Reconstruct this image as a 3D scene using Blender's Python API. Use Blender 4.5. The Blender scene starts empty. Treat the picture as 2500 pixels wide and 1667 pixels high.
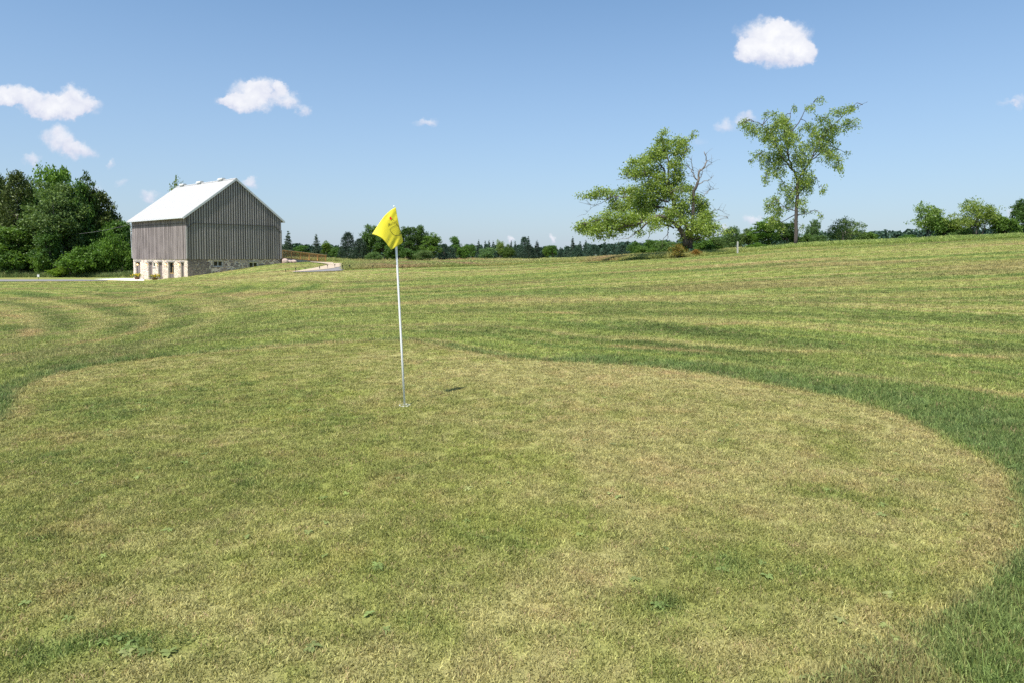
import bpy, math, random
import numpy as np
from mathutils import Vector, Matrix

R = math.radians
scene = bpy.context.scene
COL = scene.collection

# ------------------------------------------------------------------ camera
CAMZ = 1.61
PITCH = 2.3
SHIFT = -0.0568
cam_data = bpy.data.cameras.new("camera")
cam_data.lens = 24.0
cam_data.sensor_width = 36.0
cam_data.shift_y = SHIFT
cam_data.clip_start = 0.05
cam_data.clip_end = 6000
cam = bpy.data.objects.new("camera", cam_data)
cam.location = (0, 0, CAMZ)
cam.rotation_euler = (R(90 - PITCH), 0, 0)
COL.objects.link(cam)
scene.camera = cam

# ------------------------------------------------------------------ sun + exposure
SUN_AZ = 33.0      # sun stands behind the camera, this many degrees to the left
SUN_EL = 59.0
sun_vec = Vector((-math.sin(R(SUN_AZ)) * math.cos(R(SUN_EL)), -math.cos(R(SUN_AZ)) * math.cos(R(SUN_EL)), math.sin(R(SUN_EL))))
sd = bpy.data.lights.new("sun", 'SUN')
sd.energy = 5.0
sd.angle = R(0.53)
sd.color = (1.0, 0.955, 0.89)
sun = bpy.data.objects.new("sun", sd)
sun.rotation_euler = (-sun_vec).to_track_quat('-Z', 'Y').to_euler()
sun.location = sun_vec * 100
COL.objects.link(sun)
scene.view_settings.view_transform = 'Standard'
scene.view_settings.look = 'None'
scene.view_settings.exposure = 0.42
scene.view_settings.gamma = 1.0
scene.cycles.max_bounces = 6
scene.cycles.diffuse_bounces = 3
scene.cycles.transparent_max_bounces = 4
scene.cycles.use_denoising = False

# ------------------------------------------------------------------ world: sky with fair weather clouds
F = 2500 * 24 / 36.0
cp, sp = math.cos(R(PITCH)), math.sin(R(PITCH))
def pdir(px, py):
    """direction of a photo pixel, scaled to y = 1"""
    x = (px - 1250) / F
    yc = -(py - 833.5) / F + SHIFT * 2500 / F
    dy = cp + yc * sp
    dz = -sp + yc * cp
    return x / dy, dz / dy
def at(px, py, Y):
    a, b = pdir(px, py)
    return Vector((a * Y, Y, CAMZ + b * Y))

world = bpy.data.worlds.new("World")
scene.world = world
world.use_nodes = True
wt = world.node_tree
for n in list(wt.nodes): wt.nodes.remove(n)
def N(t, typ, **kw):
    n = t.nodes.new(typ)
    for k, v in kw.items(): setattr(n, k, v)
    return n
wo = N(wt, 'ShaderNodeOutputWorld')
bg = N(wt, 'ShaderNodeBackground')
bg.inputs['Strength'].default_value = 0.11
sky = N(wt, 'ShaderNodeTexSky', sky_type='NISHITA')
sky.sun_disc = False
sky.sun_elevation = R(SUN_EL)
sky.sun_rotation = R(180 + SUN_AZ)
sky.air_density = 1.0
sky.dust_density = 0.6
sky.ozone_density = 2.5
sky.altitude = 300
def wmath(op, a, b=None, c=None, clamp=False):
    n = N(wt, 'ShaderNodeMath', operation=op); n.use_clamp = clamp
    for i, v in enumerate((a, b, c)):
        if v is None: continue
        if isinstance(v, (int, float)): n.inputs[i].default_value = v
        else: wt.links.new(v, n.inputs[i])
    return n.outputs[0]
tc = N(wt, 'ShaderNodeTexCoord')
sep = N(wt, 'ShaderNodeSeparateXYZ'); wt.links.new(tc.outputs['Generated'], sep.inputs[0])
ysafe = wmath('MAXIMUM', sep.outputs[1], 0.05)
U0 = wmath('DIVIDE', sep.outputs[0], ysafe)
W0 = wmath('DIVIDE', sep.outputs[2], ysafe)
cmb = N(wt, 'ShaderNodeCombineXYZ'); wt.links.new(U0, cmb.inputs[0]); wt.links.new(W0, cmb.inputs[1])
def wnoise(scale, detail, rough, z):
    mp = N(wt, 'ShaderNodeVectorMath', operation='ADD'); wt.links.new(cmb.outputs[0], mp.inputs[0]); mp.inputs[1].default_value = (0, 0, z)
    n = N(wt, 'ShaderNodeTexNoise'); n.inputs['Scale'].default_value = scale; n.inputs['Detail'].default_value = detail; n.inputs['Roughness'].default_value = rough
    wt.links.new(mp.outputs[0], n.inputs['Vector']); return n
n1 = wnoise(30, 9, .64, 3.1)
n2 = wnoise(30, 9, .64, 9.7)
n3 = wnoise(60, 6, .65, 5.2)
Uw = wmath('ADD', U0, wmath('MULTIPLY', wmath('SUBTRACT', n1.outputs[0], .5), .050))
Ww = wmath('ADD', W0, wmath('MULTIPLY', wmath('SUBTRACT', n2.outputs[0], .5), .042))
CLOUDS = [(1870,97,72,46,1),(1928,100,62,46,1),(1832,122,44,26,.9),(1892,135,90,30,1),(1962,128,36,30,.9),
 (45,232,46,26,1),(100,256,58,28,1),(176,246,46,36,1),(140,276,66,20,.9),(0,240,40,20,.9),(222,262,26,20,.5),
 (148,342,44,34,.8),(192,372,44,22,.8),(78,392,28,12,.6),(272,400,14,11,.55),(292,446,18,10,.4),
 (600,222,52,26,.75),(650,216,44,26,.75),(606,250,66,22,.9),(700,244,34,22,.75),(742,268,20,18,.6),(690,215,22,14,.7),(560,252,40,12,.6),
 (1035,303,30,10,.55),(1770,310,34,17,.55),(1822,290,30,12,.55),(1704,350,18,13,.3),(2492,246,26,16,.5),(2462,254,30,8,.35),
 (370,480,26,15,.65),(610,446,20,13,.7),(1255,588,10,10,.75),(1349,585,10,12,.75),(1838,542,22,16,.65),(1772,556,20,11,.5),(2466,526,10,12,.6),(1400,595,40,8,.25),(235,470,16,26,.4)]
acc = None; vac = None
for (cx, cy, rx, ry, s) in CLOUDS:
    u0, w0 = pdir(cx, cy)
    a = wmath('MULTIPLY', wmath('SUBTRACT', Uw, u0), F / (rx * 1.2))
    b = wmath('MULTIPLY', wmath('SUBTRACT', Ww, w0), F / (ry * 1.25))
    d2 = wmath('ADD', wmath('MULTIPLY', a, a), wmath('MULTIPLY', b, b))
    m = wmath('MULTIPLY', wmath('SUBTRACT', 1.0, d2, clamp=True), s)
    acc = m if acc is None else wmath('ADD', acc, m)
    mb_ = wmath('MULTIPLY', m, b); vac = mb_ if vac is None else wmath('ADD', vac, mb_)
hgt_ = wmath('DIVIDE', vac, wmath('MAXIMUM', acc, .01))
acc = wmath('MULTIPLY', acc, wmath('ADD', .30, wmath('MULTIPLY', n3.outputs[0], 1.4)))
sm = N(wt, 'ShaderNodeMapRange', interpolation_type='SMOOTHERSTEP'); wt.links.new(acc, sm.inputs[0])
sm.inputs[1].default_value = 0.0; sm.inputs[2].default_value = 0.95; sm.inputs[3].default_value = 0; sm.inputs[4].default_value = .96
front = wmath('GREATER_THAN', sep.outputs[1], 0.06)
cm = wmath('MULTIPLY', sm.outputs[0], front)
# painted cloud light: colour turns grey low in each puff, white high up
ccol = N(wt, 'ShaderNodeMixRGB'); ccol.inputs[1].default_value = (4.9, 5.1, 6.0, 1); ccol.inputs[2].default_value = (6.9, 6.9, 7.0, 1)
shade = N(wt, 'ShaderNodeMapRange'); wt.links.new(wmath('ADD', wmath('MULTIPLY', acc, .45), wmath('ADD', wmath('MULTIPLY', hgt_, .75), wmath('MULTIPLY', wmath('SUBTRACT', n2.outputs[0], .5), 1.6))), shade.inputs[0]); shade.inputs[1].default_value = -.1; shade.inputs[2].default_value = 1.15
wt.links.new(shade.outputs[0], ccol.inputs[0])
# summer-haze whitening of the sky towards the horizon
hz = N(wt, 'ShaderNodeMapRange'); wt.links.new(sep.outputs[2], hz.inputs[0]); hz.inputs[1].default_value = 0.0; hz.inputs[2].default_value = .42; hz.inputs[3].default_value = 1; hz.inputs[4].default_value = 0
SKY_TINT = N(wt, 'ShaderNodeMixRGB', blend_type='MULTIPLY'); SKY_TINT.inputs[0].default_value = 1; wt.links.new(sky.outputs[0], SKY_TINT.inputs[1]); SKY_TINT.inputs[2].default_value = (.96, 1.11, 1.13, 1)
hmix = N(wt, 'ShaderNodeMixRGB'); wt.links.new(wmath('MULTIPLY', wmath('POWER', hz.outputs[0], 1.3), .75), hmix.inputs[0])
wt.links.new(SKY_TINT.outputs[0], hmix.inputs[1]); hmix.inputs[2].default_value = (2.8, 3.3, 4.5, 1)
mx = N(wt, 'ShaderNodeMixRGB'); wt.links.new(cm, mx.inputs[0]); wt.links.new(hmix.outputs[0], mx.inputs[1]); wt.links.new(ccol.outputs[0], mx.inputs[2])
wt.links.new(mx.outputs[0], bg.inputs[0]); wt.links.new(bg.outputs[0], wo.inputs[0])

# ------------------------------------------------------------------ small helpers
def tag(o, label=None, cat=None, group=None, kind=None):
    if label: o['label'] = label
    if cat: o['category'] = cat
    if group: o['group'] = group
    if kind: o['kind'] = kind
    return o
def empty(name, loc, rz=0, label=None, cat=None, group=None):
    o = bpy.data.objects.new(name, None); o.empty_display_size = .2
    o.location = loc; o.rotation_euler = (0, 0, rz); COL.objects.link(o)
    return tag(o, label, cat, group)
def link(name, me, parent=None):
    o = bpy.data.objects.new(name, me); COL.objects.link(o)
    if parent is not None: o.parent = parent
    return o

class MB:
    """collects boxes, tubes and polygons, then builds one mesh"""
    def __init__(s): s.v = []; s.f = []; s.m = []
    def poly(s, pts, mi=0):
        b = len(s.v); s.v += [tuple(p) for p in pts]; s.f.append(tuple(range(b, b + len(pts)))); s.m.append(mi)
    def box(s, x0, x1, y0, y1, z0, z1, mi=0):
        b = len(s.v)
        s.v += [(x0,y0,z0),(x1,y0,z0),(x1,y1,z0),(x0,y1,z0),(x0,y0,z1),(x1,y0,z1),(x1,y1,z1),(x0,y1,z1)]
        for q in ((0,3,2,1),(4,5,6,7),(0,1,5,4),(1,2,6,5),(2,3,7,6),(3,0,4,7)):
            s.f.append(tuple(b + i for i in q)); s.m.append(mi)
    def hexa(s, p, mi=0):
        b = len(s.v); s.v += [tuple(q) for q in p]
        for q in ((0,3,2,1),(4,5,6,7),(0,1,5,4),(1,2,6,5),(2,3,7,6),(3,0,4,7)):
            s.f.append(tuple(b + i for i in q)); s.m.append(mi)
    def tube(s, pts, rad, n=8, mi=0, cap=True):
        pts = [Vector(p) for p in pts]
        rings = []
        for i, p in enumerate(pts):
            t = (pts[min(i+1, len(pts)-1)] - pts[max(i-1, 0)])
            if t.length < 1e-9: t = Vector((0, 0, 1))
            t.normalize()
            ref = Vector((1, 0, 0)) if abs(t.x) < .8 else Vector((0, 1, 0))
            a = t.cross(ref).normalized(); c = t.cross(a)
            r = rad[i] if hasattr(rad, '__len__') else rad
            b = len(s.v)
            for k in range(n):
                th = 2 * math.pi * k / n
                s.v.append(tuple(p + (a * math.cos(th) + c * math.sin(th)) * r))
            rings.append(b)
        for i in range(len(rings) - 1):
            for k in range(n):
                s.f.append((rings[i]+k, rings[i]+(k+1) % n, rings[i+1]+(k+1) % n, rings[i+1]+k)); s.m.append(mi)
        if cap:
            s.f.append(tuple(rings[0]+k for k in range(n))[::-1]); s.m.append(mi)
            s.f.append(tuple(rings[-1]+k for k in range(n))); s.m.append(mi)
    def ball(s, c, r, n=10, sz=1.0, mi=0):
        c = Vector(c); b = len(s.v); m = n // 2 + 1
        for i in range(m + 1):
            ph = math.pi * i / m
            for k in range(n):
                th = 2 * math.pi * k / n
                s.v.append((c.x + r*math.sin(ph)*math.cos(th), c.y + r*math.sin(ph)*math.sin(th), c.z + r*sz*math.cos(ph)))
        for i in range(m):
            for k in range(n):
                s.f.append((b+i*n+k, b+(i+1)*n+k, b+(i+1)*n+(k+1) % n, b+i*n+(k+1) % n)); s.m.append(mi)
    def mesh(s, name, mats, smooth=False):
        me = bpy.data.meshes.new(name); me.from_pydata(s.v, [], s.f); me.validate(verbose=False)
        if not isinstance(mats, (list, tuple)): mats = [mats]
        for m in mats: me.materials.append(m)
        if len(me.polygons) == len(s.m) and len(mats) > 1: me.polygons.foreach_set('material_index', s.m)
        if smooth: me.polygons.foreach_set('use_smooth', [True] * len(me.polygons))
        me.update(); return me
    def build(s, name, mats, parent=None, smooth=False):
        return link(name, s.mesh(name, mats, smooth), parent)

def np_mesh(name, verts, faces, mat, attrs=None, smooth=False):
    """verts (N,3), faces (M,k) arrays; attrs: {name: (domain POINT values (N,) or (N,3))}"""
    me = bpy.data.meshes.new(name)
    verts = np.asarray(verts, np.float32); faces = np.asarray(faces, np.int32)
    n, (m, k) = len(verts), faces.shape
    me.vertices.add(n); me.vertices.foreach_set('co', verts.ravel())
    me.loops.add(m * k); me.loops.foreach_set('vertex_index', faces.ravel())
    me.polygons.add(m); me.polygons.foreach_set('loop_start', np.arange(0, m * k, k, dtype=np.int32))
    me.update(calc_edges=True)
    if smooth: me.polygons.foreach_set('use_smooth', np.ones(m, bool))
    for an, av in (attrs or {}).items():
        av = np.asarray(av, np.float32)
        if av.ndim == 1:
            a = me.attributes.new(an, 'FLOAT', 'POINT'); a.data.foreach_set('value', av)
        else:
            a = me.attributes.new(an, 'FLOAT_COLOR', 'POINT')
            a.data.foreach_set('color', np.c_[av, np.ones(len(av))].astype(np.float32).ravel())
    if mat: me.materials.append(mat)
    return me

# numpy value noise
def _h(ix, iy, seed):
    h = (ix * 374761393 + iy * 668265263 + seed * 1442695041) & 0xffffffff
    h = ((h ^ (h >> 13)) * 1274126177) & 0xffffffff
    return ((h ^ (h >> 16)) & 0xffff) / 65535.0
def vnoise(x, y, seed=0):
    ix = np.floor(x).astype(np.int64); iy = np.floor(y).astype(np.int64)
    fx = x - ix; fy = y - iy
    fx = fx*fx*fx*(fx*(fx*6-15)+10); fy = fy*fy*fy*(fy*(fy*6-15)+10)
    a = _h(ix, iy, seed); b = _h(ix+1, iy, seed); c = _h(ix, iy+1, seed); d = _h(ix+1, iy+1, seed)
    return (a*(1-fx)+b*fx)*(1-fy) + (c*(1-fx)+d*fx)*fy
def fbm(x, y, seed=0, oct=4, gain=.5):
    s = 0; a = 1; t = 0
    for i in range(oct):
        s = s + a * vnoise(x * 2**i + 17.3*i, y * 2**i - 9.1*i, seed + i); t += a; a *= gain
    return s / t
def sstep(a, b, x):
    t = np.clip((x - a) / (b - a), 0, 1); return t*t*(3-2*t)

# ------------------------------------------------------------------ materials
def mat(name, rgb=(.5,.5,.5), rough=.7, metal=0, spec=.3):
    m = bpy.data.materials.new(name); m.use_nodes = True
    b = m.node_tree.nodes['Principled BSDF']
    b.inputs['Base Color'].default_value = (*rgb, 1); b.inputs['Roughness'].default_value = rough
    b.inputs['Metallic'].default_value = metal; b.inputs['Specular IOR Level'].default_value = spec
    return m
def nodes(m): return m.node_tree, m.node_tree.nodes['Principled BSDF']
def noise_mat(name, c1, c2, scale=(1,1,1), nscale=4, rough=.8, bump=0, detail=6, coord='Object', lo=.3, hi=.7, spec=.3, c3=None, s3=30):
    m = mat(name, c1, rough, spec=spec); t, b = nodes(m)
    tcn = N(t, 'ShaderNodeTexCoord'); mp = N(t, 'ShaderNodeMapping'); mp.inputs['Scale'].default_value = scale
    t.links.new(tcn.outputs[coord], mp.inputs[0])
    n = N(t, 'ShaderNodeTexNoise'); n.inputs['Scale'].default_value = nscale; n.inputs['Detail'].default_value = detail; n.inputs['Roughness'].default_value = .6
    t.links.new(mp.outputs[0], n.inputs['Vector'])
    r = N(t, 'ShaderNodeMapRange'); r.inputs[1].default_value = lo; r.inputs[2].default_value = hi; t.links.new(n.outputs[0], r.inputs[0])
    x = N(t, 'ShaderNodeMixRGB'); x.inputs[1].default_value = (*c1, 1); x.inputs[2].default_value = (*c2, 1); t.links.new(r.outputs[0], x.inputs[0])
    out = x.outputs[0]
    if c3:
        n3 = N(t, 'ShaderNodeTexNoise'); n3.inputs['Scale'].default_value = s3; n3.inputs['Detail'].default_value = 3; t.links.new(mp.outputs[0], n3.inputs['Vector'])
        r3 = N(t, 'ShaderNodeMapRange'); r3.inputs[1].default_value = .5; r3.inputs[2].default_value = .7; t.links.new(n3.outputs[0], r3.inputs[0])
        x3 = N(t, 'ShaderNodeMixRGB'); t.links.new(r3.outputs[0], x3.inputs[0]); t.links.new(out, x3.inputs[1]); x3.inputs[2].default_value = (*c3, 1); out = x3.outputs[0]
    t.links.new(out, b.inputs['Base Color'])
    if bump:
        bp = N(t, 'ShaderNodeBump'); bp.inputs['Strength'].default_value = bump; bp.inputs['Distance'].default_value = .03
        t.links.new(n.outputs[0], bp.inputs['Height']); t.links.new(bp.outputs[0], b.inputs['Normal'])
    return m

def leaf_mat(name, dark, light, trans=.3, rough=.5, spec=.25):
    """leaf colour runs from dark to light by a random value per leaf, tinted by the object's own colour"""
    m = bpy.data.materials.new(name); m.use_nodes = True; t = m.node_tree; b = t.nodes['Principled BSDF']; o = t.nodes['Material Output']
    a = N(t, 'ShaderNodeAttribute'); a.attribute_name = 'lv'
    x = N(t, 'ShaderNodeMixRGB'); x.inputs[1].default_value = (*dark, 1); x.inputs[2].default_value = (*light, 1); t.links.new(a.outputs['Fac'], x.inputs[0])
    oi = N(t, 'ShaderNodeObjectInfo')
    ml = N(t, 'ShaderNodeMixRGB', blend_type='MULTIPLY'); ml.inputs[0].default_value = 1; t.links.new(x.outputs[0], ml.inputs[1]); t.links.new(oi.outputs['Color'], ml.inputs[2])
    t.links.new(ml.outputs[0], b.inputs['Base Color']); b.inputs['Roughness'].default_value = rough; b.inputs['Specular IOR Level'].default_value = spec
    tr = N(t, 'ShaderNodeBsdfTranslucent')
    br = N(t, 'ShaderNodeMixRGB', blend_type='MULTIPLY'); br.inputs[0].default_value = 1; t.links.new(ml.outputs[0], br.inputs[1]); br.inputs[2].default_value = (1.25, 1.3, .6, 1)
    t.links.new(br.outputs[0], tr.inputs[0])
    mxs = N(t, 'ShaderNodeMixShader'); mxs.inputs[0].default_value = trans
    t.links.new(b.outputs[0], mxs.inputs[1]); t.links.new(tr.outputs[0], mxs.inputs[2]); t.links.new(mxs.outputs[0], o.inputs[0])
    return m

# ------------------------------------------------------------------ terrain
_px = [-600, 0, 340, 457, 690, 950, 1250, 1500, 1700, 1950, 2200, 2500, 3100]
_Y = [0, 10, 16, 25, 40, 55, 70, 85, 110, 150, 250, 2600]
_Z = [
 [0,0,-.2,-.5,-.9,-1.2,-1.45,-1.55,-1.5,-1.2,-1,-1],
 [0,0,-.2,-.5,-.9,-1.2,-1.38,-1.5,-1.5,-1.1,-1,-1],
 [0,0,-.15,-.4,-.8,-1.08,-1.2,-1.38,-1.4,-1.0,-.5,0],
 [0,0,-.1,-.3,-.6,-.82,-.88,-.9,-1.2,-.6,0,.3],
 [0,0,-.05,-.15,-.35,-.4,-.1,.62,.9,.9,.9,.6],
 [0,0,0,-.05,-.1,0,.35,.5,.6,.7,.8,.8],
 [0,0,.05,.1,.2,.3,.52,.72,.85,.9,.9,.8],
 [0,0,.1,.25,.6,.9,1.2,1.25,1.15,1.0,.9,.8],
 [0,0,.1,.35,.9,1.35,1.75,1.75,1.5,1.2,1.0,.8],
 [0,0,.15,.5,1.3,2.0,2.5,2.6,2.3,2.0,1.6,.8],
 [0,0,.15,.6,1.6,2.45,2.9,3.0,2.8,2.4,1.8,.8],
 [0,0,.2,.8,2.05,3.0,3.35,3.5,3.2,2.6,2,.8],
 [0,0,.3,1.1,2.7,3.9,4.3,4.4,4,3,2,.8]]
_pa = np.array(_px, float); _ya = np.log(np.array(_Y, float) + 12); _za = np.array(_Z)
GU = np.linspace((-600 - 1250) / F, (3100 - 1250) / F, 240); GV = np.linspace(_ya[0], _ya[-1], 400)
_ua = (_pa - 1250) / F
_t = np.array([np.interp(GV, _ya, row) for row in _za])          # (13, 400)
_G = np.array([np.interp(GU, _ua, _t[:, j]) for j in range(400)]).T   # (240, 400)
for _ in range(10):
    p = np.pad(_G, ((1, 1), (0, 0)), 'edge'); _G = (p[:-2] + p[1:-1]*2 + p[2:]) / 4
for _ in range(8):
    p = np.pad(_G, ((0, 0), (1, 1)), 'edge'); _G = (p[:, :-2] + p[:, 1:-1]*2 + p[:, 2:]) / 4

BARN_C = Vector((-0.4757 * 80, 80.0, 0)); BROT = R(50)
def barn_local(X, Y):
    dx = X - BARN_C.x; dy = Y - BARN_C.y
    return dx*math.cos(BROT) + dy*math.sin(BROT), -dx*math.sin(BROT) + dy*math.cos(BROT)
def ground(X, Y):
    X = np.asarray(X, float); Y = np.asarray(Y, float)
    u = np.clip(X / np.maximum(Y, 9.0), GU[0], GU[-1]); v = np.log(np.clip(Y, 0, 2590) + 12)
    a = (u - GU[0]) / (GU[1] - GU[0]); b = (v - GV[0]) / (GV[1] - GV[0])
    i = np.clip(np.floor(a).astype(int), 0, 238); j = np.clip(np.floor(b).astype(int), 0, 398); fa = a - i; fb = b - j
    z = (_G[i, j]*(1-fa) + _G[i+1, j]*fa)*(1-fb) + (_G[i, j+1]*(1-fa) + _G[i+1, j+1]*fa)*fb
    z = z + .05 * (fbm(X*.12, Y*.12, 5, 3) - .5) * np.clip(Y / 15, 0, 1)
    # level forecourt in front of the barn doors
    lx, ly = barn_local(X, Y)
    d = np.maximum(np.maximum(-lx - 3.4, lx - .0), np.maximum(2.0 - ly, ly - 30))
    k = 1 - sstep(0.0, 1.3, d)
    return z*(1-k) + (-1.47)*k
def gz(x, y): return float(ground(np.array([x]), np.array([y]))[0])
def hit(px, py, y0=1.0, y1=400):
    a, b = pdir(px, py)
    ys = np.geomspace(y0, y1, 3000)
    dz = (CAMZ + b*ys) - ground(a*ys, ys)
    k = np.argmax(dz < 0)
    if dz[k] >= 0: k = len(ys) - 1
    y = ys[k]
    if k > 0:
        t = dz[k-1] / (dz[k-1] - dz[k] + 1e-12); y = ys[k-1] + t*(ys[k]-ys[k-1])
    return a*y, y
def on_ground(px, py, y0=1.0):
    x, y = hit(px, py, y0); return Vector((x, y, gz(x, y)))

# --- green boundary
_gb = [(0,1042),(36,1002),(42,975),(61,949),(96,930),(153,910),(268,887),(383,874),(574,855),(765,838),(900,832),(1034,834),(1072,845),(1130,857),(1244,876),(1321,882),(1436,887),(1551,893),(1665,905),(1800,926),(1944,953),(2059,976),(2174,1010),(2270,1056),(2365,1102),(2430,1144),(2465,1198),(2480,1260),(2478,1300),(2450,1345),(2404,1391),(2308,1449),(2220,1498),(2097,1563),(1983,1621),(1925,1659)]
GB = [hit(*p) for p in _gb]
GB = np.array([(-5.6,3.4),(-5.9,4.6),(-5.5,5.8)] + GB + [(.55,1.8),(-.6,.8),(-2.2,.5),(-4,1.2),(-5,2.2)])
# smooth it (Chaikin)
for _ in range(2):
    nx = np.roll(GB, -1, 0); GB = np.stack([GB*.75 + nx*.25, GB*.25 + nx*.75], 1).reshape(-1, 2)
def green_sd(X, Y):
    """signed distance to the edge of the green, negative inside"""
    X = np.asarray(X, float); Y = np.asarray(Y, float); sh = X.shape
    x = X.ravel(); y = Y.ravel(); best = np.full(x.shape, 1e9); inside = np.zeros(x.shape, bool)
    cx, cy = -0.5, 6.5
    far = np.hypot(x-cx, y-cy) > 30
    idx = np.where(~far)[0]; xs = x[idx]; ys = y[idx]; bb = np.full(xs.shape, 1e9); ii = np.zeros(xs.shape, bool)
    P = GB; Q = np.roll(GB, -1, 0)
    for (ax, ay), (bx, by) in zip(P, Q):
        dx, dy = bx-ax, by-ay; t = np.clip(((xs-ax)*dx+(ys-ay)*dy)/(dx*dx+dy*dy+1e-12), 0, 1)
        bb = np.minimum(bb, np.hypot(xs-ax-t*dx, ys-ay-t*dy))
        c = ((ay > ys) != (by > ys)) & (xs < (bx-ax)*(ys-ay)/(by-ay+1e-12)+ax); ii ^= c
    best[idx] = np.where(ii, -bb, bb); best[far] = np.hypot(x[far]-cx, y[far]-cy) - 7
    return best.reshape(sh)

# --- mown / unmown limit: far edge of the mown field, given on the photograph's own ground points
_edge = [(-3000,640),(0,700),(690,668),(835,664),(880,657),(950,655),(1080,652),(1200,650),(1300,642),(1390,636),(1480,638),(1560,634),(1640,628),(1700,621),(1800,617),(1900,611),(1990,609),(2100,605),(2250,599),(2400,592),(2500,587)]

TAN = np.array((.46,.345,.165)); STRAW = np.array((.425,.392,.155)); OLIVE = np.array((.288,.305,.085)); GRN = np.array((.172,.235,.062)); DEEP = np.array((.18,.255,.085)); LIME = np.array((.33,.37,.075))
def _blobs(lst):
    out = []
    for (px, py, rx, ry, s) in lst:
        x, y = hit(px, py); x2, _ = hit(px + rx, py); _, ya = hit(px, py + ry*.9); _, yb = hit(px, py - ry*.9)
        out.append((x, y, abs(x2 - x), abs(yb - ya) / 2, s))
    return out
DRYB = _blobs([(1500,1060,330,50,.5),(1450,1390,220,60,.7),(1350,1480,160,40,.35),(700,1290,260,50,.55),(330,1570,160,60,.2),(60,1480,130,60,.4),(480,1500,260,60,.6),(1900,1640,260,34,.8),(2050,1540,150,60,.55),(2330,1330,120,60,.5),(2280,1200,130,60,.35),(1900,1260,200,60,.5),(1700,930,250,20,.3),(1050,870,200,18,.5),(380,940,90,12,.5),(1300,900,300,20,.45),(900,1640,200,40,.35),(1250,1600,200,40,.35),(960,994,26,5,1.0),(985,994,12,3,.6),(2400,1650,60,40,.3),(1620,1150,200,40,.45),(1500,930,220,25,.35),(2150,1080,160,40,.4)])
GRNB = _blobs([(480,970,300,45,.55),(250,1010,160,40,.5),(800,1000,260,40,.45),(900,1400,240,70,.45),(1050,1530,220,60,.35),(1230,1270,200,50,.4),(1830,1370,170,50,.6),(1620,1440,160,60,.55),(1750,1330,120,30,.35),(2060,1060,110,25,.5),(1950,1090,150,22,.5),(1750,1085,80,20,.6),(2200,1240,130,30,.5),(2090,1230,60,30,.7),(300,1590,170,45,1.2),(160,1610,120,40,.8),(1690,1485,80,22,1.0),(2080,1430,160,60,.35),(640,860,220,12,.3),(1330,1060,150,20,.3),(160,1090,140,30,.3),(1000,1150,300,60,.25),(560,1130,300,50,.3),(700,1640,120,30,.5),(1700,1610,100,30,.6)])
def blobsum(X, Y, B, seed):
    s = np.zeros(X.shape); nx = X + .5*(fbm(X*1.1, Y*1.1, seed, 3)-.5); ny = Y + .7*(fbm(X*1.1, Y*1.1, seed+9, 3)-.5)
    for (x, y, rx, ry, k) in B:
        s += k*np.exp(-(((nx-x)/rx)**2 + ((ny-y)/ry)**2)*1.2)
    return s
def mixc(c, d, k):
    k = np.clip(k, 0, 1)[..., None]; return c*(1-k) + d*k
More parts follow.
